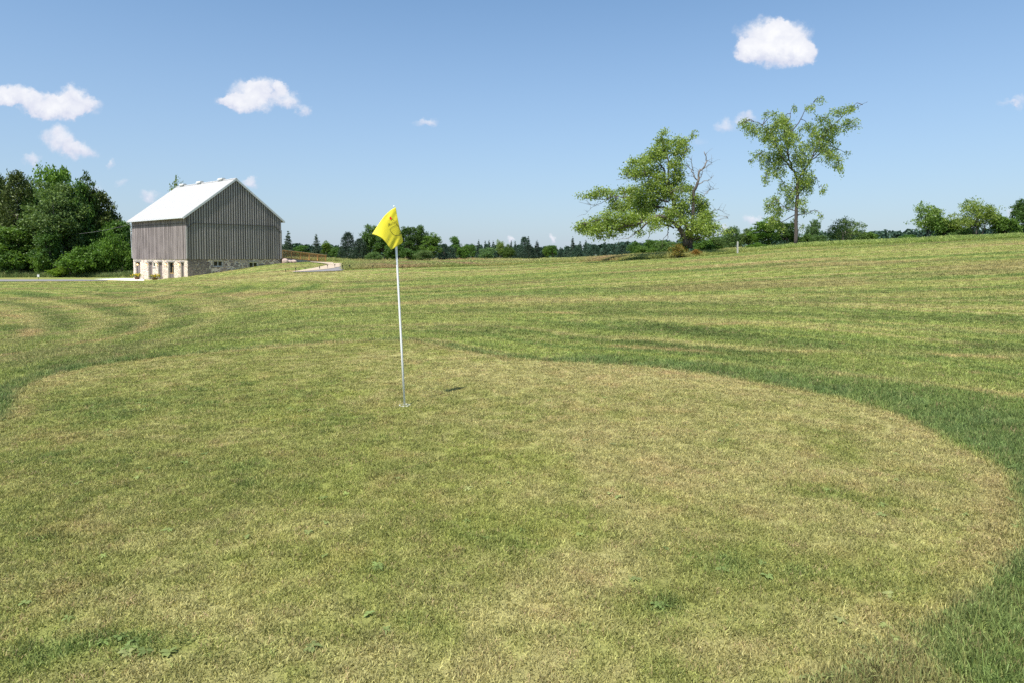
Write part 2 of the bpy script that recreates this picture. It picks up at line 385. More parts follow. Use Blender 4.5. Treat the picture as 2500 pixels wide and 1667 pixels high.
# mower turns at left: rings about a far left centre, as run by the mower on the ground
SWC = np.array((-40.0, 27.0))
DRYL = [[hit(*p) for p in L] for L in (
 [(0,870),(130,848),(280,826),(350,808),(385,785)], [(1850,857),(1950,859),(2060,858),(2180,856)], [(2200,862),(2330,868),(2440,872)],
 [(2040,912),(2150,924),(2280,938),(2400,955),(2500,968)], [(660,735),(720,742),(900,738),(1010,742)], [(1500,846),(1620,852),(1760,862)],
 [(0,842),(60,826),(100,808)], [(1120,770),(1290,764),(1400,766)], [(700,662),(780,662),(830,661)], [(0,765),(40,775),(75,800),(60,822),(0,840)], [(1700,795),(1900,790),(2100,796)], [(2250,706),(2400,703),(2500,700)])]
BANDS = [([hit(*p) for p in L], w, k) for L, w, k in (
 ([(0,857),(31,842),(75,822),(84,798),(58,775),(0,752)], .3, 1), ([(0,882),(115,852),(184,830),(230,806),(256,785),(230,765),(184,753),(115,736),(38,727)], .3, 1),
 ([(38,895),(134,868),(230,840),(325,812),(371,792),(390,770),(364,750),(306,738),(191,723),(77,711)], .3, 1), ([(150,900),(300,862),(421,822),(497,794),(543,768),(536,748),(480,730),(380,718)], .35, .9), ([(88,812),(97,794),(77,772),(40,745),(0,732)], .3, .7),
 ([(0,869),(70,848),(130,820),(160,795),(140,770),(80,750),(0,738)], .34, -.7), ([(20,890),(170,852),(275,820),(320,795),(310,772),(250,752),(150,732),(60,720)], .34, -.7), ([(120,895),(300,845),(420,806),(460,780),(430,752),(350,735),(200,715)], .36, -.7), ([(0,800),(30,806),(20,828),(0,836)], .5, -.6), ([(260,890),(420,846),(560,800),(620,775),(600,748),(520,728)], .5, -.4),
 ([(1206,811),(1283,815),(1378,832)], .3, -.7), ([(1608,799),(1800,822),(1944,846),(2174,851),(2500,850)], .45, -.95), ([(1450,828),(1600,840),(1791,858),(1983,881),(2097,893),(2250,908),(2500,936)], .38, -.9), ([(1100,800),(1300,796),(1500,806),(1680,812)], .4, -.5),
 ([(1500,826),(1600,830),(1830,851),(2060,860),(2300,866),(2500,868)], .28, .9), ([(1753,892),(1944,903),(2174,924),(2350,944),(2500,966)], .35, .85), ([(1620,785),(1900,790),(2200,806),(2500,812)], .5, .6), ([(1500,765),(1900,768),(2300,780),(2500,784)], .5, -.7), ([(1400,784),(1700,778),(2000,800)], .4, .5), ([(1000,742),(1400,735),(1800,722),(2200,700),(2500,690)], .6, .5), ([(900,765),(1300,758),(1700,745),(2100,735),(2500,735)], .6, -.55), ([(1000,715),(1500,705),(2000,680),(2500,660)], .7, -.5), ([(700,740),(1000,730),(1300,722)], .6, .5), ([(600,800),(800,782),(1000,785),(1200,790)], .5, .4), ([(560,820),(760,800),(980,802),(1150,818)], .35, -.6), ([(650,690),(900,690),(1200,685),(1500,672),(1900,650)], .8, -.45), ([(1000,665),(1300,668),(1600,655),(1900,637)], .8, .4), ([(350,700),(600,705),(900,710)], .7, -.5))]
def linedist(X, Y, L):
    d = np.full(X.shape, 1e9)
    for (ax, ay), (bx, by) in zip(L[:-1], L[1:]):
        dx, dy = bx-ax, by-ay; t = np.clip(((X-ax)*dx+(Y-ay)*dy)/(dx*dx+dy*dy+1e-12), 0, 1)
        d = np.minimum(d, np.hypot(X-ax-t*dx, Y-ay-t*dy))
    return d
def lawn(X, Y):
    """albedo, blade length and signed distance to the green at world points"""
    X = np.asarray(X, float); Y = np.asarray(Y, float)
    sd_ = green_sd(X, Y); wob = .12*(fbm(X*2.2, Y*2.2, 31, 3)-.5); sdw = sd_ + wob
    # putting surface
    dry = .40 + .5*(fbm(X*.45+3, Y*.3, 11, 4)-.5) + .55*(fbm(X*1.8, Y*1.5, 12, 4)-.5) + .6*(fbm(X*7, Y*7, 13, 3)-.5) + .22*sstep(-2, 3, X)*sstep(14, 9, Y) + .10*sstep(7.5, 9.5, Y) - .06*sstep(-1, -3, X)
    dry += .42*blobsum(X, Y, DRYB, 71) - .55*blobsum(X, Y, GRNB, 83)
    cg = mixc(OLIVE*np.ones(X.shape+(3,)), STRAW, sstep(.25, .75, dry)); cg = mixc(cg, TAN, sstep(.72, 1.25, dry)*.9); cg = mixc(cg, GRN*1.1, sstep(.28, -.15, dry)*.85)
    red = fbm(X*3.3, Y*3.3, 15, 4); cg = mixc(cg, TAN*np.array((1.12,.92,.95)), sstep(.6, .8, red)*.2)
    cg = mixc(cg, LIME, sstep(.6, .8, fbm(X*.9, Y*.9, 16, 3))*.3)
    # field
    band = fbm(X*.03, Y*.03, 19, 2)
    wx = X + 3.0*(fbm(X*.05, Y*.05, 21, 2)-.5); wy = Y + 2.4*(fbm(X*.045, Y*.06, 22, 3)-.5)
    ringf = sd_ + .5*(fbm(X*.2, Y*.2, 23, 3)-.5)
    ang = R(-6); fieldf = wy*math.cos(ang) + wx*math.sin(ang) + .004*wx*wx
    swf = np.hypot((X - SWC[0] + 1.0*(fbm(X*.15, Y*.15, 24, 2)-.5)), (Y - SWC[1])*.62)
    wr = sstep(15, 5, sd_); ws = sstep(-6, -10, X + .15*(Y-26)) * sstep(60, 44, Y) * sstep(1.5, 5, sd_)
    f = fieldf*(1-wr) + ringf*wr
    sv = np.hypot(X, Y)
    def streaks(f, along, sc):
        a = vnoise(f/1.9*sc + 50, along*.045, 41)*.8 + vnoise(f/.75*sc, along*.06, 42)*.9 + vnoise(f/.3*sc, along*.09, 43)*.6
        return a / 2.3
    st = streaks(f, wx, 1)*(1-ws) + streaks(swf*1.5, Y*1.3, 1)*ws
    dryf = .35 + .16*sstep(-5, -9, X)*sstep(40, 30, Y) + 3.0*(st-.5) + .55*(fbm(X*.08, Y*.05, 26, 3)-.5) + .5*(fbm(X*.7, Y*1.4, 27, 3)-.5)
    # greener belt just past the green on the right, less straw there
    dryf -= .28*sstep(6, 1, sd_)*sstep(-1, 3, X)
    cf = mixc(OLIVE*np.array((1.15,1.24,1.18))*np.ones(X.shape+(3,)), STRAW*1.02, sstep(.38, .95, dryf)); cf = mixc(cf, GRN*1.15, sstep(.38, -.1, dryf)*.9)
    brown = fbm(X*.12+9, Y*.35, 28, 4); cf = mixc(cf, TAN*.85, sstep(.52, .72, brown)*.6*sstep(14, 28, Y))
    for L, w, k in BANDS:
        d = linedist(X, Y, L); cf = mixc(cf, GRN*.8 if k < 0 else STRAW*1.1, np.exp(-(d/((1.4 if k < 0 else .85)*w*(.7+.6*fbm(X*.5, Y*.5, 55, 2))))**2)*abs(k)*(.35+.65*sstep(.3, .55, fbm(X*.35, Y*.35, 56, 3))))
    for L in DRYL:
        d = linedist(X, Y, L) * (1 + .0*X); w = .06 + .006*sv
        cf = mixc(cf, TAN*1.1, np.exp(-(d/w)**2) * sstep(.3, .62, fbm(X*.8, Y*.8, 29, 3)) * .75)
    w_out = np.clip(.42 + .22*np.clip(X, -1.5, 6) + .4*sstep(-4.2, -5.2, X) + .3*sstep(8, 4, Y)*sstep(2, 4, X)*3, .3, 2.2)*.74
    colr = sstep(0.02, .12, sdw) * sstep(w_out*1.35, w_out*.55, sdw + .5*(fbm(X*1.5, Y*1.5, 33, 3)-.5))
    inc = fbm(X*2.6, Y*2.6, 35, 4)
    cd = mixc(DEEP*np.ones(X.shape+(3,)), GRN, sstep(.35, .7, inc)*.8)
    cd = mixc(cd, TAN*.8, sstep(.52, .7, fbm(X*2, Y*2, 36, 4))*.6*sstep(6, 3, Y))
    out = sstep(-.03, .05, sdw)[..., None]
    c = cg*(1-out) + cf*out
    c = mixc(c, cd, colr*(.68+.3*sstep(.3, .6, fbm(X*3.5, Y*3.5, 34, 3))))
    c = mixc(c, TAN*.9, np.exp(-((sdw+.08)/.10)**2)*.45*sstep(.35,.6,fbm(X*1.3,Y*1.3,39,3)))
    hgt = .55*(1-out[..., 0]) + 1.0*out[..., 0] + .5*colr + .3*sstep(.25, -.1, dry)*(1-out[..., 0])
    return np.clip(c, .02, .6), hgt, sd_

# ------------------------------------------------------------------ ground sheet
_EP = [(-900,97),(0,95),(340,96),(560,104),(690,106),(800,104),(832,100),(842,69),(950,69.5),(1080,70),(1200,72),(1300,76),(1400,72),(1500,66),(1600,61.5),(1700,60),(1800,62),(1950,66),(2100,66),(2250,64),(2500,58),(3300,50)]
_EU = np.array([(p-1250)/F for p, _ in _EP]); _EY = np.array([y for _, y in _EP], float)
def beyond(X, Y):
    """metres past the far edge of the mown field"""
    return Y - (np.interp(X/np.maximum(Y, 9.), _EU, _EY) + 1.6*(fbm(X*.35, Y*.0+3, 61, 3)-.5)) if True else 0
MEAD = np.array((.25,.30,.085)); MEADY = np.array((.38,.36,.13)); MEADR = np.array((.36,.24,.13))
def meadow(X, Y):
    a = fbm(X*.12, Y*.05, 62, 4); b = fbm(X*.4, Y*.2, 63, 4)
    c = mixc(MEAD*np.ones(X.shape+(3,)), MEADY, sstep(.45, .7, a)*.8)
    u = X/np.maximum(Y, 1.); pxx = u*F + 1250
    red = np.clip(np.exp(-((pxx-960)/90)**2)*.8 + np.exp(-((pxx-1130)/90)**2)*.9 + np.exp(-((pxx-1480)/45)**2)*.9 + np.exp(-((pxx-1285)/40)**2)*.3, 0, 1)
    c = mixc(c, MEADR, sstep(.38, .62, b)*red)
    c = mixc(c, np.array((.12,.19,.065)), sstep(-.05, -.25, u - (840-1250)/F)*.8)
    c = mixc(c, np.array((.27,.37,.09)), sstep((1750-1250)/F, (1900-1250)/F, u)*.7)
    return c
nu, nv = 560, 760
uu = np.linspace(-1.25, 1.25, nu); uu = np.sign(uu)*np.abs(uu)**1.25
t = np.linspace(0, 1, nv); Yr = -9 + (np.exp(t*math.log(2600/10.0 + 1)) - 1)*10.0
UU, YY = np.meshgrid(uu, Yr); XX = UU*(YY + 16)
ZZ = ground(XX, YY)
cl, hh, sdg = lawn(XX, YY)
bey = beyond(XX, YY)
kk = sstep(-.3, .8, bey); gcol = cl*(1-kk[..., None]) + meadow(XX, YY)*.75*kk[..., None]
idx = np.arange(nu*nv).reshape(nv, nu)
faces = np.stack([idx[:-1, :-1], idx[:-1, 1:], idx[1:, 1:], idx[1:, :-1]], -1).reshape(-1, 4)
gm = bpy.data.materials.new('turf'); gm.use_nodes = True; t_, b_ = nodes(gm)
a_ = N(t_, 'ShaderNodeAttribute'); a_.attribute_name = 'gcol'
geo = N(t_, 'ShaderNodeNewGeometry')
def gn(scale, detail=3, vec=None):
    n = N(t_, 'ShaderNodeTexNoise'); n.inputs['Scale'].default_value = scale; n.inputs['Detail'].default_value = detail; n.inputs['Roughness'].default_value = .7
    t_.links.new(vec or geo.outputs['Position'], n.inputs['Vector']); return n.outputs[0]
nA = gn(70, 4); nB = gn(9, 5); nC = gn(2.2, 5)
def gmath(op, a, b, c=None):
    n = N(t_, 'ShaderNodeMath', operation=op)
    for i, v in enumerate((a, b, c)):
        if v is None: continue
        if isinstance(v, (int, float)): n.inputs[i].default_value = v
        else: t_.links.new(v, n.inputs[i])
    return n.outputs[0]
nsum = gmath('ADD', gmath('ADD', gmath('MULTIPLY', nA, 1.1), gmath('MULTIPLY', nB, .9)), gmath('MULTIPLY', nC, .5))
mr = N(t_, 'ShaderNodeMapRange'); t_.links.new(nsum, mr.inputs[0]); mr.inputs[1].default_value = .95; mr.inputs[2].default_value = 1.55; mr.inputs[3].default_value = .5; mr.inputs[4].default_value = 1.35
ml = N(t_, 'ShaderNodeMixRGB', blend_type='MULTIPLY'); ml.inputs[0].default_value = 1; t_.links.new(a_.outputs['Color'], ml.inputs[1]); t_.links.new(mr.outputs[0], ml.inputs[2])
hs = N(t_, 'ShaderNodeMixRGB'); t_.links.new(gmath('MULTIPLY', nC, .22), hs.inputs[0]); t_.links.new(ml.outputs[0], hs.inputs[1]); hs.inputs[2].default_value = (.17, .13, .06, 1)
t_.links.new(hs.outputs[0], b_.inputs['Base Color']); b_.inputs['Roughness'].default_value = .95; b_.inputs['Specular IOR Level'].default_value = .05
bp = N(t_, 'ShaderNodeBump'); bp.inputs['Strength'].default_value = .55; bp.inputs['Distance'].default_value = .05
t_.links.new(gmath('ADD', nA, gmath('MULTIPLY', nB, 1.3)), bp.inputs['Height']); t_.links.new(bp.outputs[0], b_.inputs['Normal'])
gme = np_mesh('ground', np.stack([XX, YY, ZZ], -1).reshape(-1, 3), faces, gm, {'gcol': gcol.reshape(-1, 3)}, True)
tag(link('ground', gme), kind='structure')

# ------------------------------------------------------------------ paths
def strip(name, rows, m, lift, z=None):
    """rows: (px, far py, near py) points of the photograph laid on the ground"""
    rows = np.array(rows, float); px = np.linspace(rows[0, 0], rows[-1, 0], max(12, int((rows[-1, 0]-rows[0, 0])/4)))
    fa = np.interp(px, rows[:, 0], rows[:, 1]); ne = np.interp(px, rows[:, 0], rows[:, 2])
    K = 7; V = []
    for p, a, b in zip(px, fa, ne):
        if z is None: A = hit(p, a, 40); B = hit(p, b, 40)
        else:
            qa = pdir(p, a); qb = pdir(p, b); ya = (z-CAMZ)/qa[1]; yb = (z-CAMZ)/qb[1]; A = (qa[0]*ya, ya); B = (qb[0]*yb, yb)
        for k in range(K):
            s = k/(K-1); x = A[0]+(B[0]-A[0])*s; y = A[1]+(B[1]-A[1])*s
            V.append((x, y, (gz(x, y) if z is None else z) + lift))
    mb = MB(); mb.v = V
    for i in range(len(px)-1):
        for k in range(K-1):
            q = i*K+k; mb.f.append((q, q+1, q+K+1, q+K)); mb.m.append(0)
    return tag(mb.build(name, m, None, True), kind='structure')
m_asph = noise_mat('asphalt_path', (.20,.19,.185), (.27,.255,.245), nscale=3, rough=.9, c3=(.16,.155,.15), s3=40)
m_grav = noise_mat('gravel', (.46,.36,.25), (.56,.46,.34), nscale=2.5, rough=.95, bump=.3, c3=(.36,.29,.21), s3=30)
m_conc = noise_mat('pale_concrete', (.66,.64,.60), (.74,.72,.68), nscale=1.5, rough=.85, c3=(.55,.53,.5), s3=12)
strip('path_asphalt', [(716,665.3,666.2),(764,661,665),(812,655.5,663.4),(835,650.5,662),(850,646.5,657.5),(870,645,650.5),(912,646.4,647.4)], m_asph, .05)
strip('path_gravel', [(714,665.2,665.9),(740,660.8,664.6),(764,656.8,662.5),(790,651.5,660),(812,645,657),(835,643.8,652),(852,644.8,648)], m_grav, .075)
strip('ramp_gravel', [(758,641,641.8),(785,641.9,644.5),(800,642.5,647),(814,643,650)], m_grav, .09)
strip('cart_path', [(-400,683.5,689),(0,683.8,688.6),(120,683.8,688.2),(200,683.9,687.6),(262,685.6,686.8)], m_asph, .05)
strip('forecourt', [(200,683.4,683.9),(230,682.4,685.9),(270,681.2,686.6),(318,680.0,687),(352,679.6,687)], m_conc, .02, -1.47)
strip('far_path', [(1272,636.6,637.2),(1320,635.2,636.6),(1360,633.2,634.6),(1392,630.6,632)], m_conc, .10)

# ------------------------------------------------------------------ grass (uncountable: stuff)
def scatter(name, clumps, pts, rot, scl, vi, gc, m):
    n = len(pts); me = bpy.data.meshes.new(name); me.vertices.add(n); me.vertices.foreach_set('co', np.asarray(pts, np.float32).ravel())
    a = me.attributes.new('rot', 'FLOAT_VECTOR', 'POINT'); a.data.foreach_set('vector', np.asarray(rot, np.float32).ravel())
    a = me.attributes.new('scl', 'FLOAT_VECTOR', 'POINT'); a.data.foreach_set('vector', np.asarray(scl, np.float32).ravel())
    a = me.attributes.new('vi', 'INT', 'POINT'); a.data.foreach_set('value', np.asarray(vi, np.int32))
    a = me.attributes.new('gcol', 'FLOAT_COLOR', 'POINT'); a.data.foreach_set('color', np.c_[gc, np.ones(n)].astype(np.float32).ravel())
    o = link(name, me); tag(o, kind='stuff')
    cc = bpy.data.collections.new(name + '_clumps')
    for i, c in enumerate(clumps):
        co = bpy.data.objects.new('%s_clump_%02d' % (name, i), c); cc.objects.link(co)
    ng = bpy.data.node_groups.new(name, 'GeometryNodeTree')
    ng.interface.new_socket('Geometry', in_out='INPUT', socket_type='NodeSocketGeometry')
    ng.interface.new_socket('Geometry', in_out='OUTPUT', socket_type='NodeSocketGeometry')
    gi = ng.nodes.new('NodeGroupInput'); go = ng.nodes.new('NodeGroupOutput')
    ci = ng.nodes.new('GeometryNodeCollectionInfo'); ci.inputs['Collection'].default_value = cc
    ci.inputs['Separate Children'].default_value = True; ci.inputs['Reset Children'].default_value = True
    ip = ng.nodes.new('GeometryNodeInstanceOnPoints'); ip.inputs['Pick Instance'].default_value = True
    def na(nm, ty):
        q = ng.nodes.new('GeometryNodeInputNamedAttribute'); q.data_type = ty; q.inputs['Name'].default_value = nm
        return [s for s in q.outputs if s.name == 'Attribute' and s.enabled][0]
    er = ng.nodes.new('FunctionNodeEulerToRotation')
    L = ng.links.new
    L(gi.outputs[0], ip.inputs['Points']); L(ci.outputs[0], ip.inputs['Instance']); L(na('vi', 'INT'), ip.inputs['Instance Index'])
    L(na('rot', 'FLOAT_VECTOR'), er.inputs[0]); L(er.outputs[0], ip.inputs['Rotation']); L(na('scl', 'FLOAT_VECTOR'), ip.inputs['Scale'])
    L(ip.outputs[0], go.inputs[0])
    md = o.modifiers.new('scatter', 'NODES'); md.node_group = ng
    return o
def blade_mat(name, trans=.35):
    m = bpy.data.materials.new(name); m.use_nodes = True; t = m.node_tree; b = t.nodes['Principled BSDF']; o = t.nodes['Material Output']
    a = N(t, 'ShaderNodeAttribute', attribute_type='INSTANCER'); a.attribute_name = 'gcol'
    v = N(t, 'ShaderNodeAttribute'); v.attribute_name = 'bv'
    r = N(t, 'ShaderNodeMapRange'); t.links.new(v.outputs['Fac'], r.inputs[0]); r.inputs[3].default_value = .62; r.inputs[4].default_value = 1.75
    ml = N(t, 'ShaderNodeMixRGB', blend_type='MULTIPLY'); ml.inputs[0].default_value = 1; t.links.new(a.outputs['Color'], ml.inputs[1]); t.links.new(r.outputs[0], ml.inputs[2])
    r2 = N(t, 'ShaderNodeMapRange'); t.links.new(v.outputs['Fac'], r2.inputs[0]); r2.inputs[1].default_value = .72; r2.inputs[2].default_value = .8; r2.inputs[4].default_value = .45
    mt = N(t, 'ShaderNodeMixRGB'); t.links.new(r2.outputs[0], mt.inputs[0]); t.links.new(ml.outputs[0], mt.inputs[1]); mt.inputs[2].default_value = (.48, .40, .16, 1)
    t.links.new(mt.outputs[0], b.inputs['Base Color']); b.inputs['Roughness'].default_value = .55; b.inputs['Specular IOR Level'].default_value = .25
    tr = N(t, 'ShaderNodeBsdfTranslucent'); t.links.new(mt.outputs[0], tr.inputs[0])
    mx = N(t, 'ShaderNodeMixShader'); mx.inputs[0].default_value = trans; t.links.new(b.outputs[0], mx.inputs[1]); t.links.new(tr.outputs[0], mx.inputs[2]); t.links.new(mx.outputs[0], o.inputs[0])
    return m
m_blade = blade_mat('grass_blade')
def clump(seed, n, rad, length, width, lean, m, tips=False, dry=.15):
    g = np.random.default_rng(seed)
    r = rad*np.sqrt(g.random(n)); th = g.random(n)*6.283; bx = r*np.cos(th); by = r*np.sin(th)
    L = length*(.5 + .8*g.random(n)); la = g.random(n)*6.283; ln = lean*(.25 + g.random(n)); wa = g.random(n)*6.283
    ux, uy = np.cos(la), np.sin(la); wx, wy = np.cos(wa)*width/2, np.sin(wa)*width/2
    hz1 = L*.55*np.sin(ln*.6); vz1 = L*.55*np.cos(ln*.6); hz2 = hz1 + L*.45*np.sin(ln*1.5); vz2 = vz1 + L*.45*np.cos(np.minimum(ln*1.5, 1.5))
    V = np.stack([np.stack([bx-wx, by-wy, -.004+0*bx], -1), np.stack([bx+wx, by+wy, -.004+0*bx], -1),
                  np.stack([bx+ux*hz1+wx*.8, by+uy*hz1+wy*.8, vz1], -1), np.stack([bx+ux*hz1-wx*.8, by+uy*hz1-wy*.8, vz1], -1),
                  np.stack([bx+ux*hz2+wx*(1.6 if tips else .1), by+uy*hz2+wy*(1.6 if tips else .1), vz2], -1), np.stack([bx+ux*hz2-wx*.1, by+uy*hz2-wy*.1, vz2], -1)], 1).reshape(-1, 3)
    b = np.arange(n)[:, None]*6
    Fc = np.concatenate([b + np.array([[0,1,2,3]]), b + np.array([[3,2,4,5]])], 0)
    bv = np.where(g.random(n) < dry, .8 + .2*g.random(n), .7*g.random(n))
    return np_mesh('clump', V, Fc, m, {'bv': np.repeat(bv, 6)})
def rosette(seed, n, L, W, m):
    g = np.random.default_rng(seed); V = []; Fc = []
    for k in range(n):
        a = g.random()*6.283; l = L*(.6+.6*g.random()); w = W*(.7+.6*g.random()); up = .15+.5*g.random(); b = len(V)
        for s, ww in ((.05,.15),(.35,.8),(.7,1.0),(1.0,.1)):
            x = l*s; z = l*(up*s - .45*s*s) + .008
            for q in (-1, 1):
                V.append((x*math.cos(a)-q*w*ww/2*math.sin(a), x*math.sin(a)+q*w*ww/2*math.cos(a), z + .004*abs(q)*ww))
        for i in range(3): Fc.append((b+2*i, b+2*i+1, b+2*i+3, b+2*i+2))
    return np_mesh('weed', V, Fc, m, {'bv': np.full(len(V), .45)})
CL = [clump(i, 20, .046, .031, .0046, .8, m_blade, dry=.12) for i in range(4)] + [clump(10+i, 20, .05, .062, .0055, 1.0, m_blade, dry=.1) for i in range(2)] + [rosette(21, 11, .035, .012, m_blade), rosette(22, 9, .028, .016, m_blade)]
g = np.random.default_rng(5)
def near_points(rho0, y0, ymax, power):
    ys = np.geomspace(1.9, ymax, 400)
    dens = rho0*np.where(ys < y0, 1, (y0/ys)**power)*1.72*(ys+.4)
    cdf = np.cumsum(dens*np.gradient(ys)); n = int(cdf[-1]); y = np.interp(g.random(n)*cdf[-1], cdf, ys)
    x = (g.random(n)-.5)*1.72*(y+.4); return x, y
x, y = near_points(1150, 4.5, 105, 1.86)
c, h, sdp = lawn(x, y); bb = beyond(x, y); z = ground(x, y)
lx, ly = barn_local(x, y)
_qx = x/y*F + 1250; _dz = (z - CAMZ)/y; _yc = (_dz*cp + sp)/(cp - _dz*sp); _qy = 833.5 - (_yc - SHIFT*2500/F)*F
_fa = np.interp(_qx, [714,764,790,812,835,870,912], [664,656,650,643,642.5,643.5,645.5]); _ne = np.interp(_qx, [714,764,812,835,850,870,912], [666.8,665.8,664,662.6,658,651,648])
onp = ((_qx > 712) & (_qx < 912) & (_qy > _fa) & (_qy < _ne)) | ((_qx < 400) & (_qy > 679) & (_qy < np.interp(_qx, [0,200,260,350,380], [689.4,688.6,687.6,687,685])))
ok = (bb < 0) & (np.hypot(x+1.146, y-7.29) > .058) & ~onp & ~((lx > -.2) & (ly > -.2) & (lx < 12.4) & (ly < 16))
S = np.where(y < 4.5, 1, (y/4.5)**.58)
zs = h*np.where(y < 4.5, 1, (y/4.5)**.22)*(.75 + .5*g.random(len(x)))
vi = g.integers(0, 4, len(x))
lush = blobsum(x, y, GRNB, 83); colz = (sdp > .05) & (sdp < 3) & (h > 1.2); tall = g.random(len(x)) < np.clip((h-1.1)*.6, 0, .22) + np.clip((lush-.35)*.16, 0, .2) + .004
vi[tall] = g.integers(4, 6, tall.sum()); zs[tall] *= np.where(h[tall] > 1.2, .62, .55)
weed = (g.random(len(x)) < .002 + np.clip((lush-.4)*.04, 0, .05) + .02*(sdp > 0)*(sdp < 1.2)) & (y < 14)
vi[weed] = g.integers(6, 8, weed.sum()); S[weed] = .8 + .5*g.random(weed.sum()); zs[weed] = 1
cj = c*(.60 + .72*g.random(len(x))**1.25)[:, None]; pk = g.random(len(x)) < .05; cj[pk] = mixc(cj[pk], np.array((.50,.33,.20)), np.full(pk.sum(), .5))
cj[tall] = mixc(cj[tall], np.array((.24,.33,.09)), np.full(tall.sum(), .5)); cj[weed] = mixc(cj[weed], np.array((.20,.29,.09)), np.full(weed.sum(), .6))*(.8+.5*g.random(weed.sum()))[:, None]

rot = np.stack([(g.random(len(x))-.5)*.25, (g.random(len(x))-.5)*.25, g.random(len(x))*6.283], -1)
scatter('grass', CL, np.stack([x, y, z], -1)[ok], rot[ok], np.stack([S, S, zs], -1)[ok], vi[ok], cj[ok], m_blade)

# tall meadow grass beyond the mown field
TG = [clump(40+i, 30, .30, .60, .022, .45, m_blade, tips=True, dry=.25) for i in range(4)]
n = 60000; px_ = g.uniform(-60, 2600, n); y = g.uniform(50, 150, n); y = np.where(g.random(n) < .55, np.interp((px_-1250)/F, _EU, _EY) + g.random(n)**1.5*14, y); x = (px_-1250)/F*y
bb = beyond(x, y); lx, ly = barn_local(x, y)
inb = (lx > -6) & (lx < 14.5) & (ly > -3) & (ly < 17)
pa = (px_ > 690) & (px_ < 840) & (y < 103)
ok = (bb > .1) & ~inb & ~pa & ~((px_ < 345) & (y < 96)) & ~((px_ > 340) & (px_ < 700) & (y > 100))
ok &= ~((px_ > 1265) & (px_ < 1400) & (y > 80) & (y < 112) & (g.random(n) < .8))
x, y, px_, bb = x[ok], y[ok], px_[ok], bb[ok]
c = meadow(x, y)*(.8 + .55*g.random(len(x)))[:, None]
zs = .62*(.62 + .6*g.random(len(x)))*(.55 + .9*fbm(x*.15, y*.1, 65, 3))
zs *= np.interp(px_, [0, 340, 800, 860, 950, 1250, 1400, 1600, 1800, 2600], [2.2, 1.8, .8, .8, .8, .6, .7, .9, .95, 1.0])*np.clip(.5 + bb*.35, .5, 1)
S = .8 + .7*g.random(len(x))
scatter('meadow_grass', TG, np.stack([x, y, ground(x, y)], -1), np.stack([0*x, 0*x, g.random(len(x))*6.283], -1), np.stack([S, S, zs], -1), g.integers(0, 4, len(x)), c, m_blade)

# ------------------------------------------------------------------ trees
m_bark = noise_mat('bark', (.085,.07,.06), (.16,.14,.12), (6,6,1.2), nscale=2, rough=.95, bump=.6)
m_barkd = noise_mat('old_bark', (.055,.045,.04), (.13,.11,.095), (6,6,1.2), nscale=2, rough=.95, bump=.6)
m_barkl = noise_mat('bare_wood', (.26,.23,.20), (.13,.11,.10), (4,4,1), nscale=2, rough=.9, bump=.4)
M_LEAF = {
 'maple': leaf_mat('leaf_maple', (.04,.085,.018), (.15,.25,.045)),
 'grey': leaf_mat('leaf_greygreen', (.055,.10,.032), (.19,.27,.085)),
 'cedar': leaf_mat('leaf_cedar', (.035,.055,.016), (.14,.17,.048), .14),
 'spruce': leaf_mat('leaf_spruce', (.025,.05,.028), (.075,.115,.065), .08),
 'bright': leaf_mat('leaf_bright', (.06,.13,.018), (.23,.37,.06), .38),
 'elm': leaf_mat('leaf_elm', (.075,.135,.024), (.45,.55,.13), .45, .4, .4),
 'autumn': leaf_mat('leaf_autumn', (.17,.24,.04), (.50,.26,.06), .3)}
def leaves(P, size, g, aspect=.6, updir=None, jitter=1.0, lv=None):
    """rhombic leaves at points P; updir biases the leaf axis"""
    n = len(P); ax = g.normal(size=(n, 3))*jitter
    if updir is not None: ax = ax*.55 + updir
    ax /= np.linalg.norm(ax, axis=1, keepdims=True) + 1e-9
    nn = g.normal(size=(n, 3)); nn[:, 2] += .35
    sd = np.cross(ax, nn); sd /= np.linalg.norm(sd, axis=1, keepdims=True) + 1e-9
    L = (size*(.6 + .8*g.random(n)))[:, None]; W = L*aspect
    up = np.cross(sd, ax)
    V = np.stack([P - ax*L*.5, P + sd*W*.5 + up*L*.06, P + ax*L*.5, P - sd*W*.5 + up*L*.06], 1).reshape(-1, 3)
    Fc = np.arange(4*n).reshape(n, 4)
    if lv is None: lv = g.random(n)
    return V, Fc, np.repeat(lv, 4)
def twigged(C, per, sig, g, flat=.75):
    """leaves gathered on twigs: per leaves around each twig centre"""
    P = np.repeat(C, per, 0) + g.normal(size=(len(C)*per, 3))*sig*np.array((1, 1, flat)); return P
CACHE = {}
